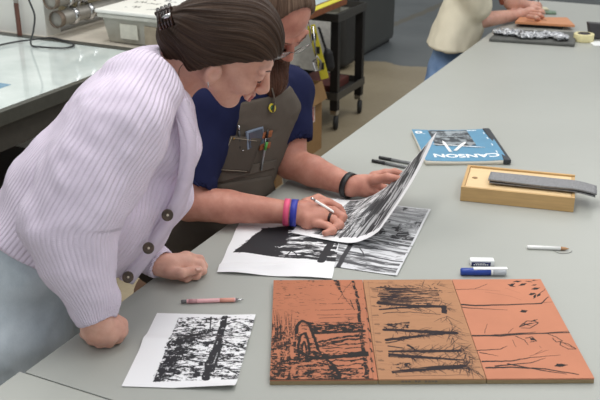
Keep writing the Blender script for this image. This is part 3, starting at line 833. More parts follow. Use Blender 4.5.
def d_B(r):
    den = np.clip((fbm2(r.X*50, r.Y*30, 5, 13, .68)-.42+.12*np.sin(r.Y*16-.9))*5, .001, 1)
    st = np.clip((fbm2(r.X*14, r.Y*150+r.X*18, 5, 5, .6)-.43)*7, 0, 1)
    m = (r.X > .004) & (r.X < r.w-.006) & (r.Y > .006) & (r.Y < r.h-.006)
    r.a = np.where(m, np.where(r.Y < .2, st*.9, np.maximum(den, st*.55)), 0)
    for pts, a in (([(345,262),(370,266),(395,272)], .006), ([(345,254),(372,257),(402,263)], .008), ([(350,247),(380,250),(408,254)], .005), ([(360,240),(385,243),(413,247)], .006), ([(372,236),(395,237),(414,238)], .004)):
        r.line(pts, a, a*.7, val=.95, wob=.0015)
    r.line([(352,243),(344,256),(338,268)], .012, wob=.001); r.line([(360,249),(363,253),(364,257)], .004, .002)
    for k in range(90):
        u = random.uniform(345,425); v = random.uniform(213,270); r.line([(u, v), (u+random.uniform(3,9), v+random.uniform(-.5,2))], random.uniform(.001,.003), .0008, val=random.choice((.1,.9)), wob=.001)
br = T(397, 276.3, .001); tr = T(431, 210, .001); ey_ = (tr-br).normalized(); ex_ = Vector((ey_.y, -ey_.x, 0))
oB = br-ex_*.27
mk_print('forest_print', 'glossy grey print filled edge to edge with tree texture, partly under the raised sheet', oB, ex_, .27, (tr-br).length, d_B, .0008, lambda X, Y: .0012+.0025*np.exp(-((X-.27)/.02)**2)*(.5+.5*np.sin(Y*22)), PAPERG)
# held sheet
nearP = [T(291,232.5,.009), T(320,238.5,.009), T(350,242.8,.010), T(368,238,.03), T(379,231,.055)]
farP = [T(322.5,197.5,.010), T(357,200,.014), T(380,191,.045), P(402,172,2.36), P(437,131.5,2.35)]
def curve_eval(pts, s):
    p = np.array([tuple(q) for q in smooth_path(pts, 12)]); L = np.r_[0, np.cumsum(np.linalg.norm(np.diff(p, axis=0), axis=1))]; L /= L[-1]
    return np.stack([np.interp(s, L, p[:, i]) for i in range(3)], -1)
class Held(Ras): pass
hr = Ras(.33, .26, .001, oA, Vector((1,0,0)), Vector((0,1,0)), 0)
def d_H(r):
    # local metres: x along the long side (0 left), y from near to far
    x, y = r.X/r.w, r.Y/r.h
    st = np.clip((fbm2(r.X*90, r.Y*16+r.X*4, 5, 5, .6)-.42)*6, 0, 1)
    st2 = np.clip((fbm2(r.X*40, r.Y*40, 5, 35, .68)-.45)*5, 0, 1)
    a = np.where(x < .55, np.maximum(st*.85, st2*.7), np.maximum(st*.9, .35))
    m = (x > .2) & (x < .93) & (y > .07) & (y < .985)
    r.a = np.where(m, np.clip(a+.12, 0, 1), 0)
    for x0, x1, w in ((.5,.53,.010),(.34,.36,.005),(.62,.6,.006),(.68,.7,.008),(.78,.77,.006),(.86,.87,.007),(.44,.42,.004)):
        r.line([(x0*r.w, .07*r.h), ((x0+x1)/2*r.w, .5*r.h), (x1*r.w, .98*r.h)], w, w*.7, val=.95, local=True, wob=.0015)
    for k in range(60):
        X0 = random.uniform(.22,.9)*r.w; Y0 = random.uniform(.1,.85)*r.h; r.line([(X0,Y0),(X0+random.uniform(-.015,.015),Y0+random.uniform(.01,.05))], random.uniform(.001,.003), .0008, val=random.choice((.05,.95,.95)), local=True, wob=.001)
    for k in range(14):
        y0 = .1+k*.06; r.line([(.24*r.w, y0*r.h), (.6*r.w, (y0+.05)*r.h)], .0025, .0015, val=random.choice((.0,.9)), local=True, wob=.002)
d_H(hr)
def fH(X, Y):
    s = X/hr.w; t = Y/hr.h
    a = curve_eval(nearP, s.ravel()).reshape(X.shape+(3,)); b = curve_eval(farP, s.ravel()).reshape(X.shape+(3,))
    p = a*(1-t[..., None])+b*t[..., None]
    bow = np.sin(t*PI)*np.clip((s-.5)/.5, 0, 1)*.02
    p[..., 0] += bow*.6; p[..., 2] -= bow*.7*np.clip((s-.6)/.4,0,1)*0
    return p
hs = sheet_grid('held_print', hr, fH, PAPER)
tag(hs, 'large curled forest print lifted at its right end by the bearded person', 'print')

# ------------------------------------------------------------------ sketch pad
pa, pb, pc, pd = T(425.5,161.3,.014), T(507.5,160.6,.014), T(490,129.3,.014), T(417,129.6,.014)
exP = (pb-pa).normalized(); eyP = Vector((-exP.y, exP.x, 0)); PW = (pb-pa).length; PD = ((pd-pa).dot(eyP)+(pc-pb).dot(eyP))/2
# width at the far side measures the same sheet: use a true rectangle
pad = empty('sketch_pad', (pa.x, pa.y, TZ), math.atan2(exP.y, exP.x))
wvp = lambda X, Y: .0135+.004*(2*X/PW-1)**2+.002*np.sin(Y*14)
def solid_sheet(name, w, h, z0, z1, m, parent, n=24, x0=0, y0=0):
    xs = np.linspace(0, w, n); ys = np.linspace(0, h, n); X, Y = np.meshgrid(xs, ys, indexing='ij')
    v = np.concatenate([np.stack([X+x0, Y+y0, z1(X+x0, Y+y0)], -1).reshape(-1,3), np.stack([X+x0, Y+y0, z0(X+x0, Y+y0)], -1).reshape(-1,3)])
    i = np.arange(n-1)[:, None]*n+np.arange(n-1)[None]
    f = [np.stack([i, i+n, i+n+1, i+1], -1).reshape(-1,4), np.stack([i, i+1, i+n+1, i+n], -1).reshape(-1,4)+n*n]
    r = np.arange(n-1); N2 = n*n
    f.append(np.stack([r, r+1, r+1+N2, r+N2], -1)); a = (n-1)*n+r; f.append(np.stack([a+1, a, a+N2, a+1+N2], -1))
    a = r*n; f.append(np.stack([a+n, a, a+N2, a+n+N2], -1)); a = r*n+n-1; f.append(np.stack([a, a+n, a+n+N2, a+N2], -1))
    return np_mesh(name, v, np.concatenate(f), m, parent, smooth=False)
solid_sheet('page_stack', PW-.004, PD-.002, lambda X, Y: np.full_like(X, .0008), lambda X, Y: wvp(X, Y)-.0012, plain('page_edges', rgb(220,216,204), .7, var=.1, scale=90, stretch=(.1,.1,3)), pad, y0=.0)
rc = Ras(PW, PD, .0012, pa, exP, eyP, .015)
cov = solid_sheet('cover', PW, PD+.001, lambda X, Y: wvp(X, Y)-.001, lambda X, Y: wvp(X, Y), plain('blue_cover', rgb(86,142,176), .4, var=.04, scale=8), pad)
def cover_mat(name, a, b, rough=.4):
    t = NT(name); n = t.noise(30, 4); t.color(t.mix(t.attr('ink'), t.ramp(n, [(0.3, mul(a, .9)), (0.7, a)]), b)); return t.set(rough)
# dark picture on the cover
x0, x1, y0, y1 = PW*.21, PW*.73, PD*.44, PD*.98
rp = Ras(x1-x0, y1-y0, .0012, pa, exP, eyP, .015)
q = fbm2(rp.X*60, rp.Y*40, 4, 4); rp.a = np.clip((q-.45)*3, 0, .45)
j = 0
for y in (.62, .76, .88):      # small pale lines of print
    x = .16
    while x < .85:
        rp.line([(x*rp.w, y*rp.h), ((x+.05)*rp.w, y*rp.h)], .005 if y < .7 else .003, local=True, wob=.001, val=.9); x += .075
v0 = np.stack([rp.X+x0, rp.Y+y0, wvp(rp.X+x0, rp.Y+y0)+.0006], -1)
def fp(X, Y): return v0
pic = sheet_grid('cover_picture', rp, fp, cover_mat('cover_photo', rgb(56,62,68), rgb(190,200,206)), pad)
WHT = plain('white_print', rgb(240,242,242), .5, var=.02)
pen = MB()
for (a, b, r) in (((.36,.24),(.33,.6),.0055),((.42,.28),(.62,.56),.006),((.18,.48),(.82,.36),.0028)):
    A = (a[0]*PW, a[1]*PD); B = (b[0]*PW, b[1]*PD)
    zf = lambda q: float(wvp(np.array(q[0]), np.array(q[1])))+.0016
    pen.tube([(A[0], A[1], zf(A)), (A[0]*.2+B[0]*.8, A[1]*.2+B[1]*.8, zf(A)), (B[0], B[1], zf(B))], [r, r, r*.3], 8, flat=.2)
pen.build('printed_pencils', WHT, pad)
def text_obj(name, body, size, m, parent, loc, rot, extr=.0004, sx=1.0, bold=.0, drape=None):
    c = bpy.data.curves.new(name, 'FONT'); c.body = body; c.size = size; c.align_x = 'CENTER'; c.align_y = 'CENTER'; c.extrude = extr; c.offset = bold
    to = bpy.data.objects.new(name, c); col.objects.link(to); bpy.context.view_layer.update()
    dg = bpy.context.evaluated_depsgraph_get(); me = bpy.data.meshes.new_from_object(to.evaluated_get(dg)); bpy.data.objects.remove(to)
    me.transform(Matrix.Diagonal((sx, 1, 1, 1)))
    me.materials.clear(); drape(me, loc, rot) if drape else None; o = link_mesh(name, me, m, parent); o.location = loc; o.rotation_euler = rot; return o
def pad_drape(me, loc, rot):
    for vv in me.vertices:
        X_, Y_ = loc[0]-vv.co.x, loc[1]-vv.co.y
        vv.co.z += float(wvp(np.array(X_), np.array(Y_)))+.0006
text_obj('lettering', 'CANSON', .040, WHT, pad, (PW*.53, PD*.145, .0), (0, 0, PI), .0002, 1.25, .0012, drape=pad_drape)
zc = float(wvp(np.array(PW*.075), np.array(PD*.90)))+.0005
MB().lathe([(.006,0),(.013,0),(.013,.0005),(.006,.0005),(.006,0)], (PW*.075, PD*.90, zc), (0,0,1), 20).build('round_mark', WHT, pad)
for x in np.arange(.56, .86, .03): rc.line([(x*PW, PD*.965), ((x+.02)*PW, PD*.965)], .0045, local=True, wob=.0008)
for y in (.2,.42,.64,.82): rc.line([(PW*.93, PD*y), (PW*.93, PD*(y+.06))], .003, local=True, wob=.0008)
for x in (.04,.12): rc.line([(x*PW, PD*.86), ((x+.03)*PW, PD*.86)], .003, local=True)
sheet_grid('cover_print', rc, lambda X, Y: np.stack([X, Y, wvp(X, Y)+.0002], -1), cover_mat('cover_ink', rgb(92,146,178), rgb(236,240,242)), pad)
MB().box(PW-.014, PW+.012, -.003, PD+.003, .0005, .0185, .006).build('spine', plain('black_binding', rgb(46,50,56), .5), pad)
tag(pad, 'blue covered drawing pad with curled pages and black spine', 'sketch pad')

# ------------------------------------------------------------------ wooden box with sliding lid
BH = .043
a, b, c, d = T(461,186.7,BH), T(575,197.3,BH), T(580.7,175,BH), T(473.3,164.3,BH)
exb = ((b-a)+(c-d)).normalized(); eyb = Vector((-exb.y, exb.x, 0)); bw = ((b-a).length+(c-d).length)/2; bd = ((d-a).dot(eyb)+(c-b).dot(eyb))/2
wbx = empty('wooden_box', (a.x, a.y, TZ), math.atan2(exb.y, exb.x))
PINE = plain('pine', rgb(196,160,108), .5, var=.1, scale=10, stretch=(1,12,12)); PINEL = plain('pale_ply', rgb(226,196,150), .5, var=.05, scale=8, stretch=(1,12,1))
m = MB(); tw = .009
m.box(0,bw,0,tw,.0005,BH,.001).box(0,bw,bd-tw,bd,.0005,BH,.001).box(0,tw,tw+.0001,bd-tw-.0001,.0005,BH,.001).box(bw-tw,bw,tw+.0001,bd-tw-.0001,.0005,BH-.004,.001)
m.build('box_walls', PINE, wbx)
MB().box(tw,bw-tw,tw,bd-tw,.0005,.004).build('box_bottom', PINE, wbx)
ld = MB().box(tw+.0005,bw-tw-.0005,tw+.0005,bd-tw-.0005,BH-.011,BH-.005,.0008).build('sliding_lid', PINEL, wbx)
MB().lathe([(0,0),(.008,0),(.008,.0006),(0,.0006)], (.03,bd*.5,BH-.0049), (0,0,1), 16).build('thumb_notch', plain('notch', rgb(150,116,78), .6), ld)
tag(wbx, 'shallow pale wooden box with sliding lid, under the grey cloth strip', 'box')
# grey folded felt strip
def felt():
    t = NT('grey_felt'); n = t.noise(260, 4, .7); k = t.noise(900, 2)
    t.color(t.ramp(n, [(0.3, rgb(112,112,114)), (0.7, rgb(160,160,162))])); t.bump(n, .6, .002); return t.set(.95, 0, .1)
FELT = felt()
q0, q1 = T(488,182,.048), T(597,193.5,.048); q2 = T(495,173.5,.048)
exf = (q1-q0).normalized(); eyf = Vector((-exf.y, exf.x, 0)); fw = (q1-q0).length; fd = (q2-q0).dot(eyf)
fs = empty('felt_strip', (q0.x, q0.y, TZ+BH+.0008), math.atan2(exf.y, exf.x))
droop = lambda X: -.010*np.clip((X/fw-.78)/.22, 0, 1)**1.5
lowz = lambda X, Y: np.where(X < fw*.8, .0, 0.0)+droop(X)+.001*np.sin(Y*60)*0
solid_sheet('lower_layer', fw-.006, fd, lambda X, Y: droop(X), lambda X, Y: droop(X)+.0035, FELT, fs, 30, x0=.003, y0=.002)
solid_sheet('upper_layer', fw, fd, lambda X, Y: droop(X)+.0038+.005*np.clip(1-Y/fd,0,1)*(.4+.6*np.abs(2*X/fw-1)), lambda X, Y: droop(X)+.009+.005*np.clip(1-Y/fd,0,1)*(.4+.6*np.abs(2*X/fw-1))+.002*np.sin(Y/fd*PI), FELT, fs, 30)
tag(fs, 'folded strip of grey felt lying across the wooden box', 'cloth')

# ------------------------------------------------------------------ small tools
def stick(name, label, cat, a, b, secs, n=16, group=None):
    """secs: (part name, material, [(t along, radius)...])"""
    a = Vector(a); b = Vector(b); t = empty(name, tuple(a)); ax = (b-a); L = ax.length; ax.normalize()
    for nm, m, prof in secs:
        pr = [(r, q*L) for q, r in prof]
        pr = [(0, pr[0][1])]+pr+[(0, pr[-1][1])]
        MB().lathe(pr, (0,0,0), ax, n).build(nm, m, t)
    return tag(t, label, cat, group)
PINK = plain('pink_plastic', rgb(236,180,184), .35, var=.05)
stick('mechanical_pencil', 'pink mechanical pencil lying on the table above the small print', 'pencil', T(181,301.5,.0055), T(243.5,299.5,.0055), [
    ('barrel', PINK, [(.09,.0042),(.1,.0047),(.86,.0047),(.87,.004)]),
    ('grey_cap', plain('grey_cap', rgb(96,94,96), .4), [(0,.003),(.02,.0042),(.085,.0042)]),
    ('metal_tip', CHR, [(.872,.004),(.95,.0022),(1,.0008)]), ('coral_grip', plain('coral', rgb(228,160,144), .5), [(.62,.00495),(.85,.00495)]),
    ('clip_band', plain('clip_rose', rgb(188,140,144), .4), [(.12,.0051),(.26,.0051)])])
stick('white_pencil', 'slim white pencil with brown sharpened end, alone on the right of the table', 'pencil', T(527,247,.005), T(569,248.8,.005), [
    ('barrel', plain('white_barrel', rgb(240,240,238), .4, var=.02), [(0,.0042),(.02,.0048),(.80,.0048)]),
    ('wooden_point', plain('brown_wood_point', rgb(176,134,96), .6), [(.801,.0046),(.9,.0042),(.93,.003),(1,.0008)])])
o = MB().tube(smooth_path([T(553,250.5,.001), T(561,253.5,.001), T(570,252.5,.001), T(572,250.5,.001)], 5), .0006, 6).build('loose_thread', plain('grey_thread', rgb(120,120,118), .8)); tag(o, 'short curl of dark thread beside the white pencil', 'thread')
BLU = plain('blue_plastic', rgb(38,68,156), .3, var=.05)
stick('glue_pen', 'blue and white liquid pen lying behind the orange leaf block', 'pen', T(460.5,271.5,.0095), T(506,272,.0095), [
    ('blue_body', BLU, [(0,.007),(.02,.0088),(.66,.0088)]), ('white_collar', WHT, [(.661,.0085),(.71,.0078)]),
    ('clear_cap', clear('clear_plastic', rgb(200,206,214), .15, .75), [(.711,.0085),(.95,.0085),(1,.007)])])
gp = bpy.data.objects['glue_pen']; MB().box(.03,.11,-.006,.006,.0065,.0096,.001).build('white_label', WHT, gp)
gp.location.z = TZ+.0095
ea = T(471,268.5,.0); e = empty('eraser', (ea.x, ea.y+.012, TZ+.0005), -.03); ew = .058
MB().box(0,ew,0,.02,0,.0145,.003).build('eraser_block', WHT, e)
MB().box(.003,ew-.009,-.0006,.0206,-.0002,.0105,.0006).build('blue_sleeve', plain('navy_card', rgb(40,46,96), .5), e)
sm = MB()
for x in np.arange(.008, .042, .0052): sm.box(x, x+.0036, -.0012, -.0007, .0028, .0055)
for x in np.arange(.012, .036, .0035): sm.box(x, x+.0022, -.0012, -.0007, .0068, .0082)
sm.build('small_lettering', WHT, e)
tag(e, 'white eraser in navy sleeve standing behind the blue pen', 'eraser')
BLK = plain('black_plastic', rgb(34,34,36), .35); GRB = clear('smoky_barrel', rgb(120,122,124), .25, .9)
stick('felt_pen', 'capped grey barrelled pen, nearer of the two beside the pad', 'pen', T(372,160.5,.0055), T(407,167.5,.0055), [
    ('black_cap', BLK, [(0,.004),(.01,.0052),(.38,.0052)]), ('barrel', GRB, [(.381,.0046),(.97,.0046),(1,.003)])])
stick('felt_pen', 'capped grey barrelled pen, farther of the two beside the pad', 'pen', T(379,157.3,.0055), T(412,163.5,.0055), [
    ('black_cap', BLK, [(0,.004),(.01,.0052),(.38,.0052)]), ('barrel', GRB, [(.381,.0046),(.97,.0046),(1,.003)])])

# ------------------------------------------------------------------ far end of the table
FM = plain('charcoal_mat', rgb(86,87,84), .7, var=.1)
a, b, c, d = T(489,37.5,.02), T(575,43,.02), T(577,31,.02), T(500,28,.02)
fm = empty('inking_tray', (a.x, a.y, TZ)); L = lambda p, z: (p.x-a.x, p.y-a.y, z)
MB().hexa([L(a,.001),L(b,.001),L(c,.001),L(d,.001),L(a,.016),L(b,.016),L(c,.016),L(d,.016)], .005, 3).build('tray_body', FM, fm)
tag(fm, 'dark grey slab carrying crumpled foil, beside the roll of tape', 'tray')
s = S(); rs = random.Random(4)
for k in range(16):
    t = k/15; p = T(499+t*62, 32.5+t*4+rs.uniform(-1.5,1.5), .03); s.ell(p, (.035, .03, .012), k=.008)
v, f = s.mesh(.005); nn = vnormals(v, f); v = v+nn*((vnoise3(v*90)-.5)*.018)[:, None]; v[:,2] = np.maximum(v[:,2], TZ+.0165)
fo = NT('crumpled_foil'); fn_ = fo.noise(90, 4); fo.color(fo.ramp(fn_, [(.35, rgb(70,70,74)), (.6, rgb(226,228,232))])); fo.bump(fn_, 1, .01)
tag(np_mesh('crumpled_foil', v, f, fo.set(.25, .7), smooth=False), 'crumpled silver foil sheet lying on the dark slab', 'foil')
a, b, c, d = T(515,21.5,.03), T(575,25,.03), T(567,17.2,.03), T(520,17,.03)
ob = empty('carving_block', (a.x, a.y, TZ)); L = lambda p, z: (p.x-a.x, p.y-a.y, z)
MB().hexa([L(a,.018),L(b,.018),L(c,.018),L(d,.018),L(a,.03),L(b,.03),L(c,.03),L(d,.03)], .0015).build('block_board', plain('tan_lino', rgb(204,140,98), .5, var=.05), ob)
MB().hexa([L(a+Vector((.03,.03,0)),.0005),L(b+Vector((-.05,.03,0)),.0005),L(c+Vector((-.03,-.03,0)),.0005),L(d+Vector((.03,-.03,0)),.0005),L(a+Vector((.03,.03,0)),.0175),L(b+Vector((-.05,.03,0)),.0175),L(c+Vector((-.03,-.03,0)),.0175),L(d+Vector((.03,-.03,0)),.0175)], .002).build('backing_board', STEEL, ob)
MB().tube([L(T(535,20.5,.03),.031), L(T(539,19,.03),.031), L(T(546,20.5,.03),.031)], .004, 6, flat=.2).build('carved_mark', plain('carve_brown', rgb(120,62,40), .6), ob)
tag(ob, 'tan printing block being carved by the person in cream', 'printing block')
tp = T(586,43,0); tr_ = empty('tape_roll', (tp.x, tp.y+.045, TZ+.0005))
MB().lathe([(.03,0),(.047,0),(.048,.002),(.048,.034),(.047,.036),(.03,.036),(.03,0)], n=36).build('masking_tape', plain('cream_tape', rgb(226,216,166), .6, var=.04), tr_)
MB().lathe([(.0,.001),(.0295,.001),(.0295,.038),(.024,.038),(.024,.03),(.0,.03)], n=30).build('core', plain('dark_core', rgb(66,60,60), .5), tr_)
tag(tr_, 'roll of cream masking tape with dark core', 'tape')
o = empty('white_card', tuple(T(594,46,0)+Vector((0,0,.0005)))); MB().box(0,.2,0,.09,0,.002).build('card', WHT, o); tag(o, 'white card at the right picture edge beside the tape', 'card')
o = empty('black_case', tuple(T(599,41,0)+Vector((.0,.03,.003)))); MB().hexa([(-.03,0,0),(.15,0,0),(.15,.05,0),(-.03,.05,0),(-.045,.02,.075),(.15,.02,.06),(.15,.06,.06),(-.045,.06,.075)], .004).build('case_body', plain('black_case_skin', rgb(52,50,52), .5), o); tag(o, 'small black case standing at the right picture edge', 'case')
o = empty('craft_knife_pouch', tuple(T(545,13,0)+Vector((0,0,.0008)))); MB().hexa([(-.05,-.03,0),(.05,-.05,0),(.06,.0,0),(-.03,.05,0),(-.05,-.03,.012),(.05,-.05,.012),(.06,0,.012),(-.03,.05,.012)], .004).build('green_pouch', plain('green_pouch', rgb(110,132,112), .4, var=.4, scale=60), o)
MB().box(-.03,.02,.0,.06,.0125,.022,.003).build('cream_flap', plain('cream_flap', rgb(206,198,170), .5), o); tag(o, 'green and cream packet lying beyond the tan carving block', 'packet')
o = empty('wire_stand', tuple(T(533,4,0)+Vector((0,0,.002)))); MB().tube(smooth_path([(-.05,0,.0),(-.04,0,.06),(-.01,0,.02),(.02,0,.07),(.03,0,.0)], 5), .003, 8).build('wire_loop', STEEL, o); tag(o, 'bent dark wire loop standing at the far end of the table', 'wire')
# ================================================================== PEOPLE
def orth(F, U):
    F = Vector(F).normalized(); U = Vector(U); U = (U-F*U.dot(F)).normalized(); Lf = U.cross(F)
    return np.array([[F.x, Lf.x, U.x], [F.y, Lf.y, U.y], [F.z, Lf.z, U.z]])
def head_prims(s, c, R, k=1.0, jaw=1.0, ez=0.0, es=1.0):
    c = np.array(c); w = lambda x, y, z: c+R@np.array([x, y, z])*k
    E_ = lambda p, r, kk=.01, op='u': s.ell(w(*p), np.array(r)*k, R, kk, op)
    E_((-.012, 0, .035), (.095, .073, .083)); E_((.025, 0, -.02), (.062, .056, .085), .02)
    s.cone(w(.068, 0, -.098), w(.06, 0, -.088), .020*jaw*k, .024*k, .02)
    for sg in (-1, 1):
        s.cone(w(-.005, sg*.055, -.055), w(.058, sg*.014, -.098), .018*jaw*k, .018*k, .02)
        E_((.064, sg*.036, -.028), (.026, .024, .024), .02)             # cheek
        E_((.096, sg*.030, .006), (.014, .017, .012), .012, 's')        # eye socket
        E_((.078, sg*.031, .005), (.013, .014, .0125), .002)            # eyelid ball
        s.cone(w(.087, sg*.012, .024), w(.077, sg*.047, .024), .008*k, .006*k, .012)
        s.cone(w(.105, sg*.009, -.036), w(.098, sg*.011, -.036), .0075*k, .006*k, .006)
        # ear: rim, lobe and bowl
        E_((-.006, sg*.075, -.006+ez), (.020*es, .009, .031*es), .006)
        E_((-.002, sg*.083, -.002+ez), (.010*es, .006, .016*es), .004, 's')
        s.cone(w(-.002, sg*.077, -.036*es+ez), w(.001, sg*.075, -.028*es+ez), .006*k*es, .008*k*es, .006)
    s.cone(w(.088, 0, .012), w(.112, 0, -.028), .0085*k, .0115*k, .010)
    s.cone(w(.091, -.018, -.058), w(.091, .018, -.058), .0055*k, .0055*k, .005); E_((.097, 0, -.056), (.010, .014, .0055), .005)
    E_((.094, 0, -.068), (.011, .018, .0065), .005)
    s.cone(w(.102, -.02, -.0625), w(.102, .02, -.0625), .0022*k, .0022*k, .003, 's')
    return w
def tov(*p): return np.array(tuple(Vector(p[0]))) if len(p) == 1 else np.array(p)
def skin(name, a, b, c):
    t = NT(name); n = t.noise(22, 5, .65); f = t.noise(300, 3)
    t.color(t.ramp(n, [(.3, a), (.5, b), (.7, c)])); t.bump(f, .18, .0008)
    t.b.inputs['Subsurface Weight'].default_value = .12; t.b.inputs['Subsurface Radius'].default_value = (.02, .008, .004); t.b.inputs['Subsurface Scale'].default_value = .3
    return t.set(.5, 0, .35)
SKW = skin('skin_fair', rgb(200,148,130), rgb(212,162,144), rgb(222,176,158))
SKM = skin('skin_ruddy', rgb(178,118,102), rgb(192,134,116), rgb(204,148,130))
def denim(name, a, b):
    t = NT(name); n = t.noise(14, 5, .6); f = t.noise(500, 2, stretch=(1, 1, .3))
    c = t.ramp(n, [(.3, a), (.7, b)]); t.color(t.mix(t.math('MULTIPLY', f, .4), c, mul(b, 1.2))); t.bump(f, .3, .001); return t.set(.85, 0, .15)
def cloth_mat(name, c, bump=.25, scale=120, rough=.9, big=.08):
    t = NT(name); n = t.noise(7, 4); f = t.noise(scale, 3, .6)
    t.color(t.mix(t.math('MULTIPLY', f, .25), t.ramp(n, [(.3, mul(c, 1-big)), (.7, mul(c, 1+big))]), mul(c, .7))); t.bump(f, bump, .0015); return t.set(rough, 0, .12)
def knit_mat(name, c):
    t = NT(name); r = t.attr('rib'); al = t.attr('along')
    s = t.math('SINE', t.math('MULTIPLY', r, 2*PI/.0098)); s2 = t.math('SINE', t.math('MULTIPLY', al, 2*PI/.0065))
    s = t.math('POWER', t.math('ABSOLUTE', t.math('SINE', t.math('MULTIPLY', r, PI/.0098))), .6)
    h = t.math('ADD', s, t.math('MULTIPLY', t.math('ABSOLUTE', s2), .25))
    f = t.noise(420, 3); h = t.math('ADD', h, t.math('MULTIPLY', f, .3))
    t.color(t.ramp(t.noise(12, 4), [(.3, mul(c, .95)), (.7, mul(c, 1.03))])); t.bump(h, .75, .003)
    t.b.inputs['Sheen Weight'].default_value = .2; return t.set(.95, 0, .05)
def hair_mat(name, a, b, c):
    t = NT(name); r = t.attr('strand'); al = t.attr('along')
    cv = t.new('ShaderNodeCombineXYZ'); t.link(r, cv.inputs[0]); t.link(al, cv.inputs[1])
    n1 = t.new('ShaderNodeTexNoise'); n1.inputs['Scale'].default_value = 1; n1.inputs['Detail'].default_value = 6; n1.inputs['Roughness'].default_value = .7
    mp = t.new('ShaderNodeMapping'); mp.inputs['Scale'].default_value = (520, 7, 1); t.link(cv.outputs[0], mp.inputs[0]); t.link(mp.outputs[0], n1.inputs['Vector'])
    t.color(t.ramp(n1.outputs['Fac'], [(.33, a), (.5, b), (.68, c)])); t.bump(n1.outputs['Fac'], .7, .003)
    return t.set(.5, 0, .22)
def fuzz(v, f, sc, amp, seed=0):
    return v+vnormals(v, f)*((vnoise3(v*sc, seed)-.5)*2*amp)[:, None]
def limb_attr(v, chain, side=(0, -1, 0), rad=None):
    """arc coordinate around, and length along, a smooth curve through the joints"""
    pts = np.array([tuple(p) for p in smooth_path([Vector(tuple(np.array(c, float))) for c in chain], 10)])
    tg = np.gradient(pts, axis=0)
    for _ in range(12): tg[1:-1] = (tg[:-2]+tg[1:-1]*2+tg[2:])/4
    tg /= np.linalg.norm(tg, axis=1, keepdims=True)
    sd = np.array(side, float)-tg*(tg@np.array(side, float))[:, None]; sd /= np.linalg.norm(sd, axis=1, keepdims=True); nr = np.cross(tg, sd)
    L = np.r_[0, np.cumsum(np.linalg.norm(np.diff(pts, axis=0), axis=1))]
    best = np.full(len(v), 9e9); ix = np.zeros(len(v), int)
    for k in range(len(pts)):
        d = ((v-pts[k])**2).sum(1); m = d < best; best[m] = d[m]; ix[m] = k
    l = v-pts[ix]; al = L[ix]+(l*tg[ix]).sum(1)
    f = np.clip(np.interp(al, L, np.arange(len(pts))), 0, len(pts)-1); i0 = np.floor(f).astype(int); i1 = np.minimum(i0+1, len(pts)-1); w = (f-i0)[:, None]
    l = v-(pts[i0]*(1-w)+pts[i1]*w); S_ = sd[i0]*(1-w)+sd[i1]*w; N_ = nr[i0]*(1-w)+nr[i1]*w
    return np.arctan2((l*N_).sum(1), (l*S_).sum(1))*rad, al
# ------------------------------------------------------------------ hands
def hand(s, wrist, palm, fingers, rw=.026, rp=.022, k=.008):
    """wrist, palm points [near wrist, knuckle row centre], fingers [(pts, radii)...]"""
    s.tube([tov(p) for p in palm], [rp]*len(palm), .012)
    for pts, rr in fingers: s.tube([tov(p) for p in pts], rr, k)

# ================================================================== person in lilac cardigan
wm = empty('person', (-.62, 1.85, 0)); tag(wm, 'person with brown clipped hair in lilac ribbed cardigan leaning on the table', 'person')
def cw(r, u, b): c_, s_ = math.cos(PITCH), math.sin(PITCH); return (r, u*s_-b*c_, u*c_+b*s_)
HEADW = np.array(P(231, 50, 1.91)); RW = orth(cw(.79, -.565, -.234), cw(.592, .613, .519))
s = S(); wv_ = head_prims(s, HEADW, RW, .97, .9, -.026, .86)
nk = np.array(P(163, 88, 1.95))
s.cone(wv_(-.045, 0, -.06), nk, .050, .056, .03)
chest = np.array(P(128, 140, 1.93)); hipc = np.array(P(12, 300, 1.87)); sideW = np.array([.15, 1, .05])
s.slabcone(nk+np.array([-.02, 0, -.02]), chest, (.15, .07), (.15, .10), sideW, .03); s.slabcone(chest, hipc, (.15, .10), (.16, .11), sideW, .03)
# arms
shR = np.array(P(126, 104, 1.78)); elR = np.array(P(70, 222, 1.64)); wrR = np.array(T(97, 318, .075))
shL = np.array(P(140, 110, 2.10)); elL = np.array(P(100, 228, 2.02)); wrL = np.array(T(160, 264, .040))
s.tube([shR, elR], [.05, .042], .02); s.tube([elR, wrR], [.042, .029], .01)
s.tube([shL, elL], [.05, .042], .02); s.tube([elL, wrL], [.042, .026], .01)
# right hand: a loose fist resting on its knuckles
q = lambda u, v, z: np.array(T(u, v, z))
s.tube([wrR, q(100, 328, .05)], [.028, .030], .01); s.cone(q(95, 328, .045), q(110, 329, .042), .030, .028, .012)
for i, (u, v) in enumerate(((91, 338), (99, 340.5), (108, 340), (117, 336.5))):
    r0 = (.0105, .0115, .0118, .011)[i]
    s.tube([q(u-1, v-12, .055), q(u+3, v-4, .034), q(u+1, v+1.5, .0135), q(u-7, v-4, .0125)], [r0+.002, r0+.001, r0, r0-.001], .006)
s.tube([q(112, 318, .06), q(121, 324, .045), q(122, 331, .028), q(117, 336, .018)], [.014, .0125, .0115, .010], .008)
# left hand: relaxed, fingers folded under, thumb along the side
s.tube([wrL, q(170, 266, .035), q(186, 262, .038)], [.026, .027, .022], .012); s.cone(q(176, 270, .028), q(186, 259, .038), .021, .019, .012)
for i, pts in enumerate(([(188,257,.044),(200,259,.036),(204,266,.020),(200,271,.0105)], [(188,262,.040),(200,264,.030),(203,271,.016),(197,275,.0095)], [(186,267,.034),(196,270,.022),(197,276,.012),(190,277,.009)], [(182,271,.027),(189,275,.015),(187,279,.010),(181,278,.009)])):
    r0 = (.0098, .010, .0095, .0085)[i]; s.tube([q(*p) for p in pts], [r0+.001, r0, r0-.0005, r0-.001], .004)
s.tube([q(170, 272, .032), q(182, 273, .036), q(191, 271, .034), q(199, 269.5, .032)], [.013, .0115, .010, .0085], .005)
v, f = s.mesh(.0032)
wp(np_mesh('body', fuzz(v, f, 60, .0004), f, SKW), wm)
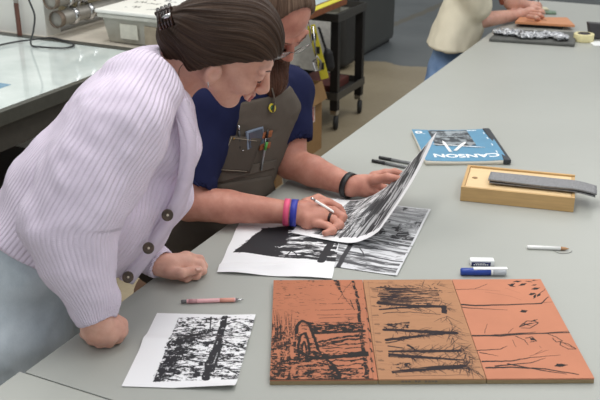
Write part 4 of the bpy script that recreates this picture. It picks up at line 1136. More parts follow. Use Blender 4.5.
# nails
def nail(par, p, ax, nrm, m, w=.0045, l=.006):
    ax = Vector(ax).normalized(); n = Vector(nrm); n = (n-ax*n.dot(ax)).normalized(); sd = ax.cross(n); p = Vector(p)
    b = MB(); pts = []
    for dz in (0, .0008):
        for a, c in ((-l,-w),(l,-w*.8),(l,w*.8),(-l,w)): pts.append(tuple(p+ax*a+sd*c+n*dz))
    wp(b.hexa(pts, .0004).build('fingernail', m, None), par)
NAIL = plain('nail', rgb(212,166,150), .4)
nail(wm, q(198.5, 269, .0398), q(199,269.5,.032)-q(191,271,.034), (0,-.4,1), NAIL)
# lips tint and eyes
EYEW = plain('eye_white', rgb(225,220,214), .2); LASH = plain('lash_brown', rgb(52,36,30), .6); LIP = plain('lip', rgb(176,104,98), .45)
def face_bits(par, w, R, k, lipm, brow):
    for sg in (-1, 1):
        c = w(.0905, sg*.031, .001); wp(MB().tube([w(.084, sg*.018, .0), w(.0915, sg*.030, -.004), w(.084, sg*.044, -.001)], .0012, 6).build('eyelashes', LASH), par)
        wp(MB().tube([w(.0935, sg*.014, .024), w(.0905, sg*.030, .030), w(.078, sg*.046, .026)], [.0015, .0022, .0012], 8, flat=.6).build('eyebrow', brow), par)
    s = S(); s.cone(w(.1, -.012, -.0575), w(.1, .012, -.0575), .0045*k, .0045*k, .003); s.cone(w(.099, -.011, -.067), w(.099, .011, -.067), .0052*k, .0052*k, .003)
    v, f = s.mesh(.0015); wp(np_mesh('lips', v, f, lipm), par)
face_bits(wm, wv_, RW, .97, LIP, LASH)
# hair
HB = wv_(-.140, .0, -.030)
s = S()
s.ell(wv_(-.016, 0, .040), (.109, .088, .096), RW, .01)
s.ell(wv_(-.03, 0, -.02), (.082, .079, .075), RW, .02)
s.cone(wv_(.165, -.3, -.14), wv_(.165, .3, -.14), .213, .213, .006, 's')
for sg in (-1, 1): s.ell(wv_(-.002, sg*.094, -.042), (.026, .032, .030), RW, .006, 's')
s.ell(wv_(-.10, 0, -.005), (.045, .055, .05), RW, .03); s.tube([wv_(-.055, .0, -.09), wv_(-.09, .0, -.070), wv_(-.118, 0, -.05), HB], [.026, .034, .034, .027], .02)
v, f = s.mesh(.0028)
def hair_attr(v, c, R, pole, k):
    l = (v-c)@R; po = np.array(pole); po = po/np.linalg.norm(po)
    a = np.array([0, 1, 0.]); b = np.cross(po, a); b /= np.linalg.norm(b); a = np.cross(b, po)
    th = np.arctan2(l@b, l@a); return th*k, (l@po)
st, al = hair_attr(v, wv_(0, 0, .0), RW, (-.9, 0, -.22), .09)
st = st+.012*np.sin(al*22)
n1 = fbm2(st*150, al*8, 4, 3); v = v+vnormals(v, f)*((n1-.5)*.009)[:, None]
HAIRW = hair_mat('brown_hair', rgb(36,25,19), rgb(58,42,32), rgb(84,63,48))
hw = wp(np_mesh('hair', v, f, HAIRW, None, {'strand': st, 'along': al}), wm)
# loose strands at the nape and temple
ls = MB()
for k in range(26):
    y = random.uniform(-.06, .06); a = wv_(-.07+random.uniform(-.01,.02), y, -.06); b = a+np.array([-.012+random.uniform(-.012,.006), random.uniform(-.01,.01), -.03-random.uniform(0,.02)])
    ls.tube(smooth_path([a, (a+b)/2+np.array([-.006,0,.004]), b], 3), .0007, 4)
wp(ls.build('loose_hair_strand', HAIRW), hw)
# claw clip
clp = empty('hair_clip', tuple(HB)); TORT = plain('tortoiseshell', rgb(46,26,16), .15, var=.9, scale=60); SHINE = plain('clip_dark', rgb(24,18,16), .1)
cc = Vector(P(166, 19, 1.86)); 
clp.location = cc; clp.scale = (.82, .82, .82)
b = MB(); d1 = Vector((.8, -.3, .35)).normalized(); d2 = Vector((-.2, .2, 1)).normalized()
for k in range(5):
    o = d1*(k-2)*.009
    b.tube(smooth_path([o-d2*.018-Vector((0,.012,0)), o-Vector((0,.024,0))+d2*.002, o-Vector((0,.014,0))+d2*.02, o+d2*.026], 4), [.0038]*13, 8)
b.tube([d1*-.024+d2*.022-Vector((0,.01,0)), d1*.024+d2*.022-Vector((0,.01,0))], .006, 10)
cj = b.build('clip_jaw', TORT, clp)
b = MB()
for k in range(4):
    o = d1*(k-1.5)*.012+Vector((0,.004,.0)); b.tube(smooth_path([o-d2*.02, o-Vector((0,.018,0)), o+d2*.016-Vector((0,.02,0)), o+d2*.03], 4), [.0045]*13, 8)
b.build('clip_jaw', SHINE, clp)
MB().lathe([(0,-.012),(.005,-.012),(.006,0),(.005,.012),(0,.012)], tuple(d2*.012-Vector((-.008,.026,0))), tuple(d1), 12).build('clip_spring', CHR, clp)
bpy.context.view_layer.update(); mw = clp.matrix_world.copy(); clp.parent = wm; clp.matrix_parent_inverse = Matrix.Translation(wm.location).inverted()
eo = wv_(-.002, -.082, -.054)
wp(MB().lathe([(0,-.0025),(.0025,0),(0,.0025)], tuple(eo), (0,0,1), 10).tube([tuple(eo), tuple(eo+np.array([0,-.001,-.010]))], .0012, 6).build('earring', CHR), wm)
# cardigan
LIL = rgb(231,218,236); KN = knit_mat('lilac_knit', LIL)
s = S()
b0 = np.array(P(150, 78, 1.95)); b1 = np.array(P(128, 128, 1.93)); b2_ = np.array(P(92, 195, 1.91)); b3_ = np.array(P(46, 250, 1.89))
s.slabcone(b0+np.array([-.005,0,-.005]), b1, (.17, .075), (.195, .128), sideW, .03)
s.slabcone(b1, b2_, (.195, .128), (.21, .165), sideW, .04)
s.slabcone(b2_, b3_, (.21, .165), (.20, .165), sideW, .04)
# collar roll around the neck, hanging front
s.ell(np.array(P(160, 72, 1.95)), (.06, .085, .05), None, .03)
s.tube([np.array(P(178, 110, 1.86)), np.array(P(180, 150, 1.85)), np.array(P(170, 195, 1.86)), np.array(P(144, 230, 1.87)), np.array(P(110, 262, 1.86))], [.026, .032, .032, .026, .028], .06)
s.cone(np.array(P(134, 185, 1.95)), np.array(P(105, 240, 1.90)), .075, .045, .05)
# hem cut
hemp = np.array(P(60, 268, 1.88)); hd = np.array(P(20, 292, 1.88))-np.array(P(104, 180, 1.88)); hd[1] = 0
s.plane(np.array(P(34, 266, 1.72)), np.array([-.5, 0, -1.0]), .012)
s.cone(wv_(-.055, 0, -.07), nk+np.array([.012, 0, 0]), .062, .06, .015, 's')
v, f = s.mesh(.0045)
rib, al = limb_attr(v, [b0*2-b1, b0, b1, b2_, b3_, b3_*2-b2_], (0, -1, 0), .17)
def folds(v, sp, amp, seed):   # long soft wrinkles
    n = vnoise3(v*np.array(sp), seed)-.5; return n*2*amp
v = v+vnormals(v, f)*(folds(v, (9, 6, 14), .008, 2)+folds(v, (24, 14, 28), .0022, 6)+np.sin(rib*2*PI/.0098)*.0006)[:, None]
cg = wp(np_mesh('cardigan', v, f, KN, None, {'rib': rib, 'along': al}), wm)
def sleeve(name, pts, rr, side, parent, cuff, cd, bag, rad=.085, subk=.03):
    s = S(); s.tube([np.array(p) for p in pts], rr, subk)
    e = np.array(pts[-1]); d = e-np.array(pts[-2]); d /= np.linalg.norm(d)
    s.plane(e+d*rr[-1]*.2, d, .004); s.cone(e-d*.04, e+d*.05, rr[-1]-.006, rr[-1]-.004, .003, 's')
    v, f = s.mesh(.0036); rib, al = limb_attr(v, [np.array(p) for p in pts], side, rad)
    near = np.clip((al-al.min())/.1, 0, 1)
    v = v+vnormals(v, f)*((folds(v, (16, 16, 18), .007, 12)+folds(v, (40, 40, 30), .003, 5))*bag+np.sin(rib*2*PI/.0098)*.0007)[:, None]
    o = wp(np_mesh(name, v, f, KN, None, {'rib': rib, 'along': al}), parent)
    return o
sR = [P(140, 92, 1.80), P(118, 130, 1.72), P(90, 178, 1.67), P(70, 222, 1.64), P(78, 262, 1.615), P(92, 298, 1.60), Vector(tuple(wrR))]
sleeve('sleeve', sR, [.085, .096, .094, .092, .070, .047, .036], (0, -1, 0), cg, 0, 0, 1.0)
sL = [P(150, 110, 2.08), P(120, 180, 2.04), Vector(tuple(elL)), Vector(tuple(elL*.5+wrL*.5+np.array([0,0,.012]))), Vector(tuple(wrL+np.array([0,0,.002])))]
sleeve('sleeve', sL, [.08, .075, .062, .050, .0365], (0, -1, 0), cg, 0, 0, .5)
# button band and buttons
def front_band(pts, w, m, parent, name, dirv):
    path = smooth_path(pts, 8); n = len(path); vs = []; d = Vector(dirv).normalized()
    b = MB(); t = bmesh.new(); rings = []
    for i, p in enumerate(path):
        tg = (path[min(i+1, n-1)]-path[max(i-1, 0)]).normalized(); a = (d-tg*d.dot(tg)).normalized(); c = tg.cross(a)
        rings.append([t.verts.new(p+a*x+c*y) for x, y in ((-w,-.002),(-w*.5,-.007),(w*.5,-.007),(w,-.002),(w,.004),(-w,.004))])
    for i in range(n-1):
        for k in range(6): fc = t.faces.new([rings[i][k], rings[i][(k+1)%6], rings[i+1][(k+1)%6], rings[i+1][k]]); fc.smooth = True
    t.faces.new(rings[0][::-1]); t.faces.new(rings[-1]); b._merge(t)
    o = b.build(name, m); me = o.data
    for nm, vals in (('rib', [0]*len(me.vertices)), ('along', [0]*len(me.vertices))):
        at = me.attributes.new(nm, 'FLOAT', 'POINT')
        at.data.foreach_set('value', np.array([ (vv.co.y if nm == 'rib' else vv.co.z) for vv in me.vertices], np.float32))
    return wp(o, parent)
bandp = [P(180, 100, 1.80), P(187, 135, 1.79), P(187, 165, 1.79), P(181, 195, 1.795), P(167, 222, 1.80), P(148, 251, 1.805), P(126, 281, 1.81)]
front_band(bandp, .017, KN, cg, 'button_band', (.8, .3, -.5))
BTN = plain('brown_horn', rgb(74,58,46), .3, var=.5, scale=90); BTR = plain('cream_thread', rgb(206,196,180), .7)
for u, v_ in ((167, 215), (148, 248), (127.5, 277)):
    c = P(u, v_, 1.775); ax = (Vector((0, 0, HC))-c).normalized()+Vector((.35, 0, -.1)); ax.normalize()
    bt = wp(MB().lathe([(0,0),(.0105,0),(.013,.0015),(.013,.004),(.0105,.0052),(.0075,.0036),(0,.0036)], tuple(c), tuple(ax), 20).build('button', BTN), cg)
    wp(MB().lathe([(0,.0037),(.0028,.0037),(.0028,.0048),(0,.0048)], tuple(c), tuple(ax), 8).build('thread', BTR), bt)
# jeans
JN = denim('pale_denim', rgb(176,188,196), rgb(206,214,220))
s = S(); hj = np.array([-.655, 1.87, TZ-.05])
s.slabcone(hj+np.array([.06, 0, .14]), hj, (.165, .115), (.19, .135), (0, 1, 0), .04)
kn1 = np.array([-.60, 1.74, .46]); kn2 = np.array([-.63, 2.0, .46])
for kn, hy in ((kn1, 1.76), (kn2, 1.99)):
    s.cone(np.array([-.64, hy, TZ-.10]), kn, .115, .075, .05); s.cone(kn, np.array([kn[0]-.04, kn[1], .09]), .075, .058, .02)
v, f = s.mesh(.007); v = fuzz(v, f, 16, .006, 3); v = fuzz(v, f, 45, .002, 4)
wp(np_mesh('jeans', v, f, JN), wm)
def shoes(par, spots, m, ang):
    for x, y in spots:
        s = S(); d = np.array([math.cos(ang), math.sin(ang), 0])
        s.cone(np.array([x, y, .045])-d*.05, np.array([x, y, .038])+d*.15, .045, .036, .02); s.cone(np.array([x, y, .06])-d*.03, np.array([x, y, .11])-d*.03, .045, .045, .02); s.plane((0,0,.004), (0,0,-1), .002)
        v, f = s.mesh(.007); wp(np_mesh('shoe', v, f, m), par)
shoes(wm, ((-.64, 1.74), (-.67, 2.0)), plain('dark_shoe', rgb(50,48,48), .6), -.2)

# ================================================================== bearded person in navy T-shirt and apron
mn = empty('person', (-.25, 2.55, 0)); tag(mn, 'bearded person in navy T-shirt and brown apron, drawing on a print', 'person')
HM = np.array(P(275, 13, 2.42)); RMn = orth(cw(.42, -.90, .05), cw(.45, .25, .86))
s = S(); w2 = head_prims(s, HM, RMn, 1.06, 1.15)
fmv = np.array([.74, -.67, 0]); fmv /= np.linalg.norm(fmv); smv = np.array([.67, .74, 0])
msL = np.array(P(287, 92, 2.62)); msR = np.array(P(205, 106, 2.36)); nkm = (msL+msR)/2+np.array([0, 0, .035])
s.cone(w2(-.04, 0, -.05), nkm, .058, .062, .03)
bel = np.array(P(222, 215, 2.40)) - np.array(tuple(N))*.058; 
mid = (msL+msR)/2
s.slabcone(mid+np.array([0,0,-.02]), bel, (.17, .10), (.15, .12), smv, .04)
meR = np.array(P(189, 203, 2.21)); mwR = q(290, 212.5, .045)
meL = np.array(T(290, 162.5, .058)); mwL = q(352, 186, .040)
s.tube([msR, meR], [.058, .047], .02); s.cone(meR, meR*.62+mwR*.38, .047, .044, .01); s.cone(meR*.62+mwR*.38, mwR, .044, .029, .01)
s.tube([msL, meL], [.06, .049], .02); s.cone(meL, meL*.62+mwL*.38, .048, .045, .01); s.cone(meL*.62+mwL*.38, mwL, .045, .029, .01)
# right hand writing
s.tube([mwR, q(304, 213, .038), q(318, 211, .042)], [.029, .031, .026], .012); s.cone(q(308, 220, .030), q(322, 217, .034), .025, .022, .012)
for i, pts in enumerate(([(317,203,.052),(330,203,.052),(339,208,.040),(343,213,.029)], [(320,209,.045),(334,211,.043),(343,217,.032),(341,221,.024)],
                         [(319,216,.036),(333,219,.033),(340,225,.026),(334,228,.021)], [(315,223,.028),(328,226,.024),(333,231,.022),(325,233,.019)])):
    r0 = (.0105, .0112, .0108, .0098)[i]; s.tube([q(*p) for p in pts], [r0+.0015, r0+.0005, r0, r0-.0015], .004)
s.tube([q(306, 204, .046), q(318, 199, .048), q(329, 203, .040), q(339, 209, .030)], [.017, .0135, .0118, .0095], .006)
# left hand holding the sheet from above
s.tube([mwL, q(362, 185, .040), q(374, 182, .046)], [.029, .028, .022], .012); s.cone(q(366, 190, .03), q(374, 178, .046), .020, .019, .012)
for i, pts in enumerate(([(376,174,.055),(390,171.5,.058),(400,171,.052),(405,174,.046)], [(376,180,.046),(388,180,.038),(396,184,.03),(398,189,.026)],
                         [(374,186,.038),(384,188,.028),(390,193,.018),(391,198,.014)], [(370,191,.03),(378,194,.02),(382,198,.014),(382,202,.012)])):
    if i == 0: continue
    r0 = (.0105, .0108, .0104, .0092)[i]; s.tube([q(*p) for p in pts], [r0+.0015, r0+.0005, r0, r0-.0015], .004)
hg = [P(374,176,2.43), P(385,173,2.43), P(395,172,2.425), P(402,174,2.41)]
s.tube([np.array(p) for p in hg], [.013, .0115, .0108, .009], .005)
s.tube([q(364,181,.050), np.array(P(376,180,2.36)), np.array(P(388,177.5,2.34)), np.array(P(399,179,2.325))], [.017, .0135, .012, .0098], .006)
v, f = s.mesh(.0034)
wp(np_mesh('body', fuzz(v, f, 60, .0004), f, SKM), mn)
nail(mn, q(341, 209, .0385), q(339,209,.030)-q(329,203,.040), (0,-.6,1), NAIL)
face_bits(mn, w2, RMn, 1.06, LIP, plain('brow_brown', rgb(96,66,48), .8))
# hair and beard
s = S(); s.ell(w2(-.014, 0, .045), np.array((.103, .080, .088))*1.06, RMn, .01); s.ell(w2(-.03, 0, -.01), np.array((.084, .078, .075))*1.06, RMn, .02)
s.ell(w2(.108, 0, .035), np.array((.085, .086, .125))*1.06, RMn, .012, 's')
for sg in (-1, 1): s.ell(w2(-.002, sg*.092, -.02), (.022, .03, .03), RMn, .01, 's')
v, f = s.mesh(.003); st, al = hair_attr(v, w2(0, 0, 0), RMn, (-.5, 0, .8), .09)
v = v+vnormals(v, f)*((fbm2(st*170, al*25, 3, 3)-.5)*.006)[:, None]
HAIRM = hair_mat('short_brown_hair', rgb(70,52,42), rgb(98,78,64), rgb(134,112,94))
wp(np_mesh('hair', v, f, HAIRM, None, {'strand': st, 'along': al}), mn)
s = S(); ch = w2(.06, 0, -.10); tip = np.array(P(270, 88, 2.42))
s.tube([w2(.04, -.05, -.06), w2(.072, -.02, -.095), w2(.072, .02, -.095), w2(.04, .05, -.06)], [.018, .026, .026, .018], .02)
s.cone(ch, tip, .046, .030, .03); s.cone(ch+RMn@np.array([0, .03, 0]), tip+np.array([.025, .01, .012]), .03, .022, .02); s.cone(ch-RMn@np.array([0, .03, 0]), tip+np.array([-.03, 0, .0]), .035, .022, .02)
s.tube([w2(.085, -.03, -.06), w2(.105, -.012, -.045), w2(.105, .012, -.045), w2(.085, .03, -.06)], [.008, .008, .008, .008], .008)
v, f = s.mesh(.003); st, al = limb_attr(v, [ch+np.array([0, 0, .1]), tip], (1, 0, 0), .05)
v = v+vnormals(v, f)*((fbm2(st*260, al*14, 4, 9)-.5)*.014)[:, None]
wp(np_mesh('beard', v, f, hair_mat('auburn_beard', rgb(50,31,23), rgb(78,50,38), rgb(110,74,54)), None, {'strand': st, 'along': al}), mn)
# glasses
gl = MB(); FRM = plain('thin_silver_frame', rgb(150,146,140), .2, .9)
LG = NT('lens_glass'); n_ = LG.noise(3); LG.color(LG.ramp(n_, [(0, rgb(230,236,238)), (1, rgb(240,244,246))])); LG.b.inputs['Alpha'].default_value = .22; LG.set(.02, 0, .9)
ge = empty('glasses', tuple(w2(.10, 0, .0)))
for sg in (-1, 1):
    c = np.array([.108, sg*.034, -.006]); ring = []
    for k in range(25):
        t = 2*PI*k/24; ring.append(Vector(tuple(w2(c[0]-.006*abs(math.cos(t))*(1 if math.cos(t)*sg > 0 else 0), c[1]+.026*math.cos(t), c[2]+.019*math.sin(t))))-ge.location)
    gl.tube(ring, .0013, 6, cap=False)
    gl.tube([Vector(tuple(w2(.102, sg*.060, .004)))-ge.location, Vector(tuple(w2(.06, sg*.076, .006)))-ge.location, Vector(tuple(w2(0, sg*.083, .006)))-ge.location], .0018, 6)
    lens = MB(); t = bmesh.new(); t.faces.new([t.verts.new(p) for p in ring[:-1]]); bmesh.ops.solidify(t, geom=t.faces[:], thickness=.001); lens._merge(t); lens.build('lens', LG.m, ge)
gl.tube([Vector(tuple(w2(.108, -.009, 0)))-ge.location, Vector(tuple(w2(.113, 0, .004)))-ge.location, Vector(tuple(w2(.108, .009, 0)))-ge.location], .0013, 6)
gl.build('frame', FRM, ge)
ge.parent = mn; ge.matrix_parent_inverse = Matrix.Translation(mn.location).inverted()
# T-shirt
NAVY = cloth_mat('navy_cotton', rgb(31,35,66), .12, 300)
s = S()
s.slabcone(mid+np.array([0, 0, -.01]), bel, (.19, .112), (.175, .135), smv, .05)
def slv(a, b, t): return a+(b-a)*t
hem = np.array(P(298, 140, 2.56)); hemR = np.array(P(202, 148, 2.29))
s.tube([mid*.45+msL*.55+np.array([0,0,.01]), msL, slv(msL, meL, .62)], [.065, .074, .070], .03)
s.tube([mid*.45+msR*.55+np.array([0,0,.01]), msR, slv(msR, meR, .78)], [.07, .078, .070], .03)
v1 = s
# hollow sleeve openings
for a, b, t, r in ((msL, meL, .62, .066), (msR, meR, .78, .063)):
    d = (b-a)/np.linalg.norm(b-a); e = slv(a, b, t)
    s.cone(e+d*.012, e+d*.2, r, r, .004, 's')
s.cone(nkm+np.array([0,0,.0]), np.array(w2(-.03, 0, -.05)), .064, .075, .012, 's')
v, f = s.mesh(.0042); v = v+vnormals(v, f)*(folds(v, (16, 16, 9), .007, 22)+folds(v, (40, 40, 26), .0022, 5))[:, None]
wp(np_mesh('t_shirt', v, f, NAVY), mn)
# apron: bib over the chest, skirt below
APR = cloth_mat('brown_apron', rgb(96,88,80), .3, 240, .85)
def apron_shape(g, clip):
    s = S(); s.slabcone(mid+np.array([0, 0, -.01]), bel, (.19, .112), (.175, .135), smv, .05)
    s.slabcone(bel, bel+np.array([-.03, .02, -.11]), (.185, .14), (.19, .13), smv, .04)
    for p, n in clip: s.plane(p, n, .004)
    return s.mesh(.0042, grow=g)
up = np.array([0, 0, 1.])
bibc = mid+fmv*.10
topz = P(262, 97, 2.42).z
clip = [(mid-fmv*.0, -fmv), (np.array([0, 0, topz]), up), (mid+smv*.13+np.array([0,0,-.03]), smv+up*.7), (mid-smv*.155+np.array([0,0,-.03]), -smv+up*.7)]
v, f = apron_shape(.008, clip); v = v+vnormals(v, f)*(folds(v, (14, 14, 10), .004, 22)+folds(v, (40, 40, 60), .0015, 7))[:, None]
ap = wp(np_mesh('apron', v, f, APR), mn)
def surf_pt(u, v_, g=.0):
    """point on the apron front seen at (u, v)"""
    r = np.array(ray(u, v_)); r /= np.linalg.norm(r); c = np.array([0, 0, HC]); 
    lo = None
    s = S(); s.slabcone(mid+np.array([0, 0, -.01]), bel, (.19, .112), (.175, .135), smv, .05); s.slabcone(bel, bel+np.array([-.03, .02, -.11]), (.185, .14), (.19, .13), smv, .04)
    ts = np.linspace(2.1, 3.0, 400); pts = (c+ts[:, None]*r).astype(np.float32); d = np.minimum(s.p[0][0](pts), s.p[1][0](pts))-g
    k = np.argmax(d < 0) if (d < 0).any() else np.argmin(d); return Vector(tuple(pts[k]))
def patch(name, uv, m, parent, g0=.009, th=.004, n=10):
    """cloth patch lying on the apron; uv = four corners in photograph measurements"""
    a, b, c, d = [np.array(x, float) for x in uv]; top = []; 
    for i in range(n+1):
        for j in range(n+1):
            s_, t_ = i/n, j/n; p = (a*(1-s_)+b*s_)*(1-t_)+(d*(1-s_)+c*s_)*t_; top.append(surf_pt(p[0], p[1], g0+th))
    top = np.array([tuple(p) for p in top]); low = top+np.array([-.0, .0, 0])+(-fmv)*th*1.5
    i = np.arange(n)[:, None]*(n+1)+np.arange(n)[None]; N2 = (n+1)**2
    F1 = np.stack([i, i+n+1, i+n+2, i+1], -1).reshape(-1,4); fs_ = [F1, F1[:, ::-1]+N2]
    r = np.arange(n); e = []
    for aa, bb in ((r, r+1), ((r+1)+n*(n+1), r+n*(n+1)), ((r+1)*(n+1), r*(n+1)), (r*(n+1)+n, (r+1)*(n+1)+n)): e.append(np.stack([aa, bb, bb+N2, aa+N2], -1))
    return wp(np_mesh(name, np.concatenate([top, low]), np.concatenate(fs_+e), m, smooth=False), parent)
pk = patch('chest_pocket', ((231,136),(262,139),(250,173),(216,171)), cloth_mat('pocket_cloth', rgb(84,77,70), .3, 240), ap, .008, .014)
STC = plain('pale_stitching', rgb(168,156,138), .8)
for a, b in (((232,137),(218,170)),((233,138),(257,141)),((218,169.5),(247,171.5))):
    wp(MB().tube([surf_pt(a[0]+(b[0]-a[0])*k/6, a[1]+(b[1]-a[1])*k/6, .0228) for k in range(7)], .0007, 5).build('stitching', STC), pk)
wp(MB().lathe([(0,0),(.003,0),(.002,.002),(0,.002)], tuple(surf_pt(243,150.5,.0225)), tuple(fmv+np.array([0,0,.1])), 12).build('rivet', CHR), pk)
wp(MB().lathe([(0,0),(.003,0),(.002,.002),(0,.002)], tuple(surf_pt(234,138.5,.0225)), tuple(fmv+np.array([0,0,.1])), 12).build('rivet', plain('brass', rgb(190,150,80), .3, .9)), pk)
patch('belt_strap', ((217,172),(277,160),(276,168),(218,183)), APR, ap, .010, .006)
patch('waist_pocket', ((217,185),(272,176),(280,205),(222,222)), APR, ap, .009, .004)
LEA = plain('tan_leather', rgb(150,88,50), .6)
for uvs in (((264,133),(273,130.5),(271.5,137),(262,139)), ((261,144),(271,142),(270,148),(260,150.5))): patch('leather_loop', uvs, LEA, ap, .012, .004, 4)
for (a, b) in (((212,110),(230,84)), ((262,100),(272,70))): pass
sp_ = [surf_pt(226, 103, .012), surf_pt(222, 96, .014), Vector(tuple(msR*.5+mid*.5+np.array([0, 0, .085])))]
wp(MB().tube([surf_pt(273,112,.02), surf_pt(275,100,.02), surf_pt(272,88,.02)], .006, 8, flat=.4).build('apron_strap', APR), ap)
# badges
bd_ = surf_pt(272, 108, .014)
bg = wp(MB().lathe([(0,0),(.0125,0),(.0125,.002),(0,.002)], tuple(bd_), tuple(fmv+np.array([0,-.1,.3])), 24).build('round_badge', plain('yellow_badge', rgb(206,186,52), .4)), ap)
wp(MB().lathe([(0,.0021),(.0075,.0021),(.0075,.0027),(0,.0027)], tuple(bd_), tuple(fmv+np.array([0,-.1,.3])), 20).build('badge_centre', plain('green_badge', rgb(52,96,60), .4)), bg)
wp(MB().lathe([(0,0),(.005,0),(.005,.002),(.0025,.002),(.0025,.003),(0,.003)], tuple(surf_pt(231,104.5,.012)), tuple(fmv+np.array([0,0,.2])), 16).build('eyelet', CHR), ap)
front = MB()
path = [surf_pt(219, 108, .012)+Vector((0,-.006,.0)), surf_pt(217, 118, .012)+Vector((0,-.006,0)), surf_pt(215.5, 126, .012)+Vector((0,-.006,0))]
wp(front.tube(path, .0022, 6).build('white_printed_line', WHT), ap)
# phone and pens in the pocket
ph0, ph1 = surf_pt(246,133,.0145), surf_pt(263,133,.0145)
pe = empty('phone', tuple((ph0+ph1)/2-Vector((0,0,.04))), math.atan2(smv[1], smv[0]))
MB().box(-.032,.032,-.004,.004,-.0,.052,.003).build('phone_body', plain('grey_blue_case', rgb(120,132,150), .25), pe)
MB().box(-.026,.026,-.0055,-.0041,.004,.047).build('screen', plain('phone_screen', rgb(70,78,92), .1), pe)
tag(pe, 'grey blue phone standing in the brown apron pocket', 'phone')
pp = surf_pt(239,133,.02); stick('pocket_pen', 'black and silver pen clipped in the apron pocket beside the phone', 'pen', pp-Vector((0,0,.05)), pp+Vector((0,0,.022)), [('barrel', BLK, [(0,.004),(.8,.004)]), ('chrome_tip', CHR, [(.801,.0035),(1,.003)])])
pp = surf_pt(266,146,.02); p2 = surf_pt(261,170,.019)
stick('pocket_pencil', 'silver pencil held by the leather loops of the apron', 'pencil', p2, surf_pt(268,130,.020), [('barrel', plain('silver_barrel', rgb(160,164,168), .3, .7), [(0,.003),(.8,.0035)]), ('dark_cap', BLK, [(.801,.0036),(1,.0032)])])
stick('green_marker', 'short green marker held by the lower leather loop', 'marker', surf_pt(265,150,.024), surf_pt(268,138,.024), [('barrel', plain('green_plastic', rgb(70,150,60), .4), [(0,.004),(.7,.004)]), ('cap', BLK, [(.701,.0042),(1,.004)])])
# dark jeans, shoes, stool
s = S(); pel = bel+np.array([-.07, .08, -.27]); pel[2] = .66
DK = cloth_mat('dark_trousers', rgb(50,44,40), .3, 200)
s.slabcone(bel+np.array([-.02, .02, -.05]), pel, (.16, .12), (.18, .13), smv, .05)
for sg in (-1, 1):
    h = pel+smv*.09*sg; k_ = h+fmv*(.30)+smv*.04*sg; k_[2] = .62; a_ = k_+fmv*.02; a_[2] = .09
    s.cone(h, k_, .085, .065, .03); s.cone(k_, a_, .062, .05, .02)
v, f = s.mesh(.007); v = fuzz(v, f, 18, .006, 3); wp(np_mesh('trousers', v, f, DK), mn)
fa = math.atan2(fmv[1], fmv[0])
shoes(mn, [tuple((pel+smv*.13*sg+fmv*.33)[:2]) for sg in (-1, 1)], plain('brown_boot', rgb(66,48,36), .6), fa)
st_ = empty('stool', (pel[0], pel[1], 0), fa)
sb = .52
MB().lathe([(0,sb-.03),(.16,sb-.03),(.17,sb-.015),(.165,sb),(0,sb)]).build('seat', WOODD, st_)
for k in range(4):
    t = PI/4+k*PI/2; MB().tube([(.1*math.cos(t), .1*math.sin(t), sb-.031), (.17*math.cos(t), .17*math.sin(t), .0)], .014, 8).build('leg', STEEL, st_)
MB().tube([(.145*math.cos(k*PI/12), .145*math.sin(k*PI/12), .2) for k in range(25)], .008, 8, cap=False).build('foot_ring', STEEL, st_)
tag(st_, 'round wooden stool under the bearded person in the apron', 'stool')
# towel at the hip
tw_ = [P(277,148,2.66), P(281,160,2.65), P(286,175,2.63), P(289,190,2.62)]
front_ = MB()
path = smooth_path(tw_, 6); t = bmesh.new(); rg = []
for i, p in enumerate(path): rg.append([t.verts.new(p+Vector((x, y, 0))) for x, y in ((-.014,0),(-.005,-.006),(.004,0),(.014,-.005),(.015,.003),(.004,.008),(-.005,.002),(-.014,.007))])
for i in range(len(rg)-1):
    for k in range(8): fc = t.faces.new([rg[i][k], rg[i][(k+1)%8], rg[i+1][(k+1)%8], rg[i+1][k]]); fc.smooth = True
t.faces.new(rg[0][::-1]); t.faces.new(rg[-1]); front_._merge(t)
wp(front_.build('white_cloth_tie', cloth_mat('white_cotton', rgb(222,220,212), .2, 200)), mn)
# wristbands, ring, strap
def band(name, m, c, ax, r, w, par, th=.0015, sq=1.0):
    ax = np.array(ax); b = MB(); b.lathe([(r,-w),(r+th,-w),(r+th,w),(r,w),(r,-w)], tuple(c), tuple(ax), 32); return wp(b.build(name, m), par)
dR = (mwR-meR)/np.linalg.norm(mwR-meR); dL = (mwL-meL)/np.linalg.norm(mwL-meL)
cR = mwR-dR*.008; band('pink_wristband', plain('pink_rubber', rgb(222,84,124), .5), cR, dR, .0345, .0075, mn); band('blue_wristband', plain('blue_rubber', rgb(48,56,160), .5), mwR+dR*.011, dR, .0345, .0085, mn)
band('black_watch_strap', plain('black_rubber_strap', rgb(30,30,32), .45), q(349, 185.5, .0405), dL, .0345, .0085, mn, .003)
rp_ = (q(319,216,.036)+q(320,209,.045))/2; kx = q(334,211,.043)-q(320,209,.045)
rb = q(330,218,.0345); band('ring', plain('dark_ring', rgb(58,48,46), .3, .8), rb, q(333,219,.033)-q(319,216,.036), .0118, .0035, mn, .0012)
# white pen in the writing hand
stick('white_pen', 'slim white pen held in the writing hand of the bearded person', 'pen', q(350.5,222.5,.0135), q(311,198,.085), [
    ('fine_tip', plain('tip_brown', rgb(120,96,80), .5), [(0,.0006),(.06,.002)]), ('barrel', plain('white_barrel', rgb(240,240,238), .4, var=.02), [(.061,.0026),(.12,.0036),(.9,.0036)]), ('silver_cap', CHR, [(.901,.0038),(1,.0034)])])

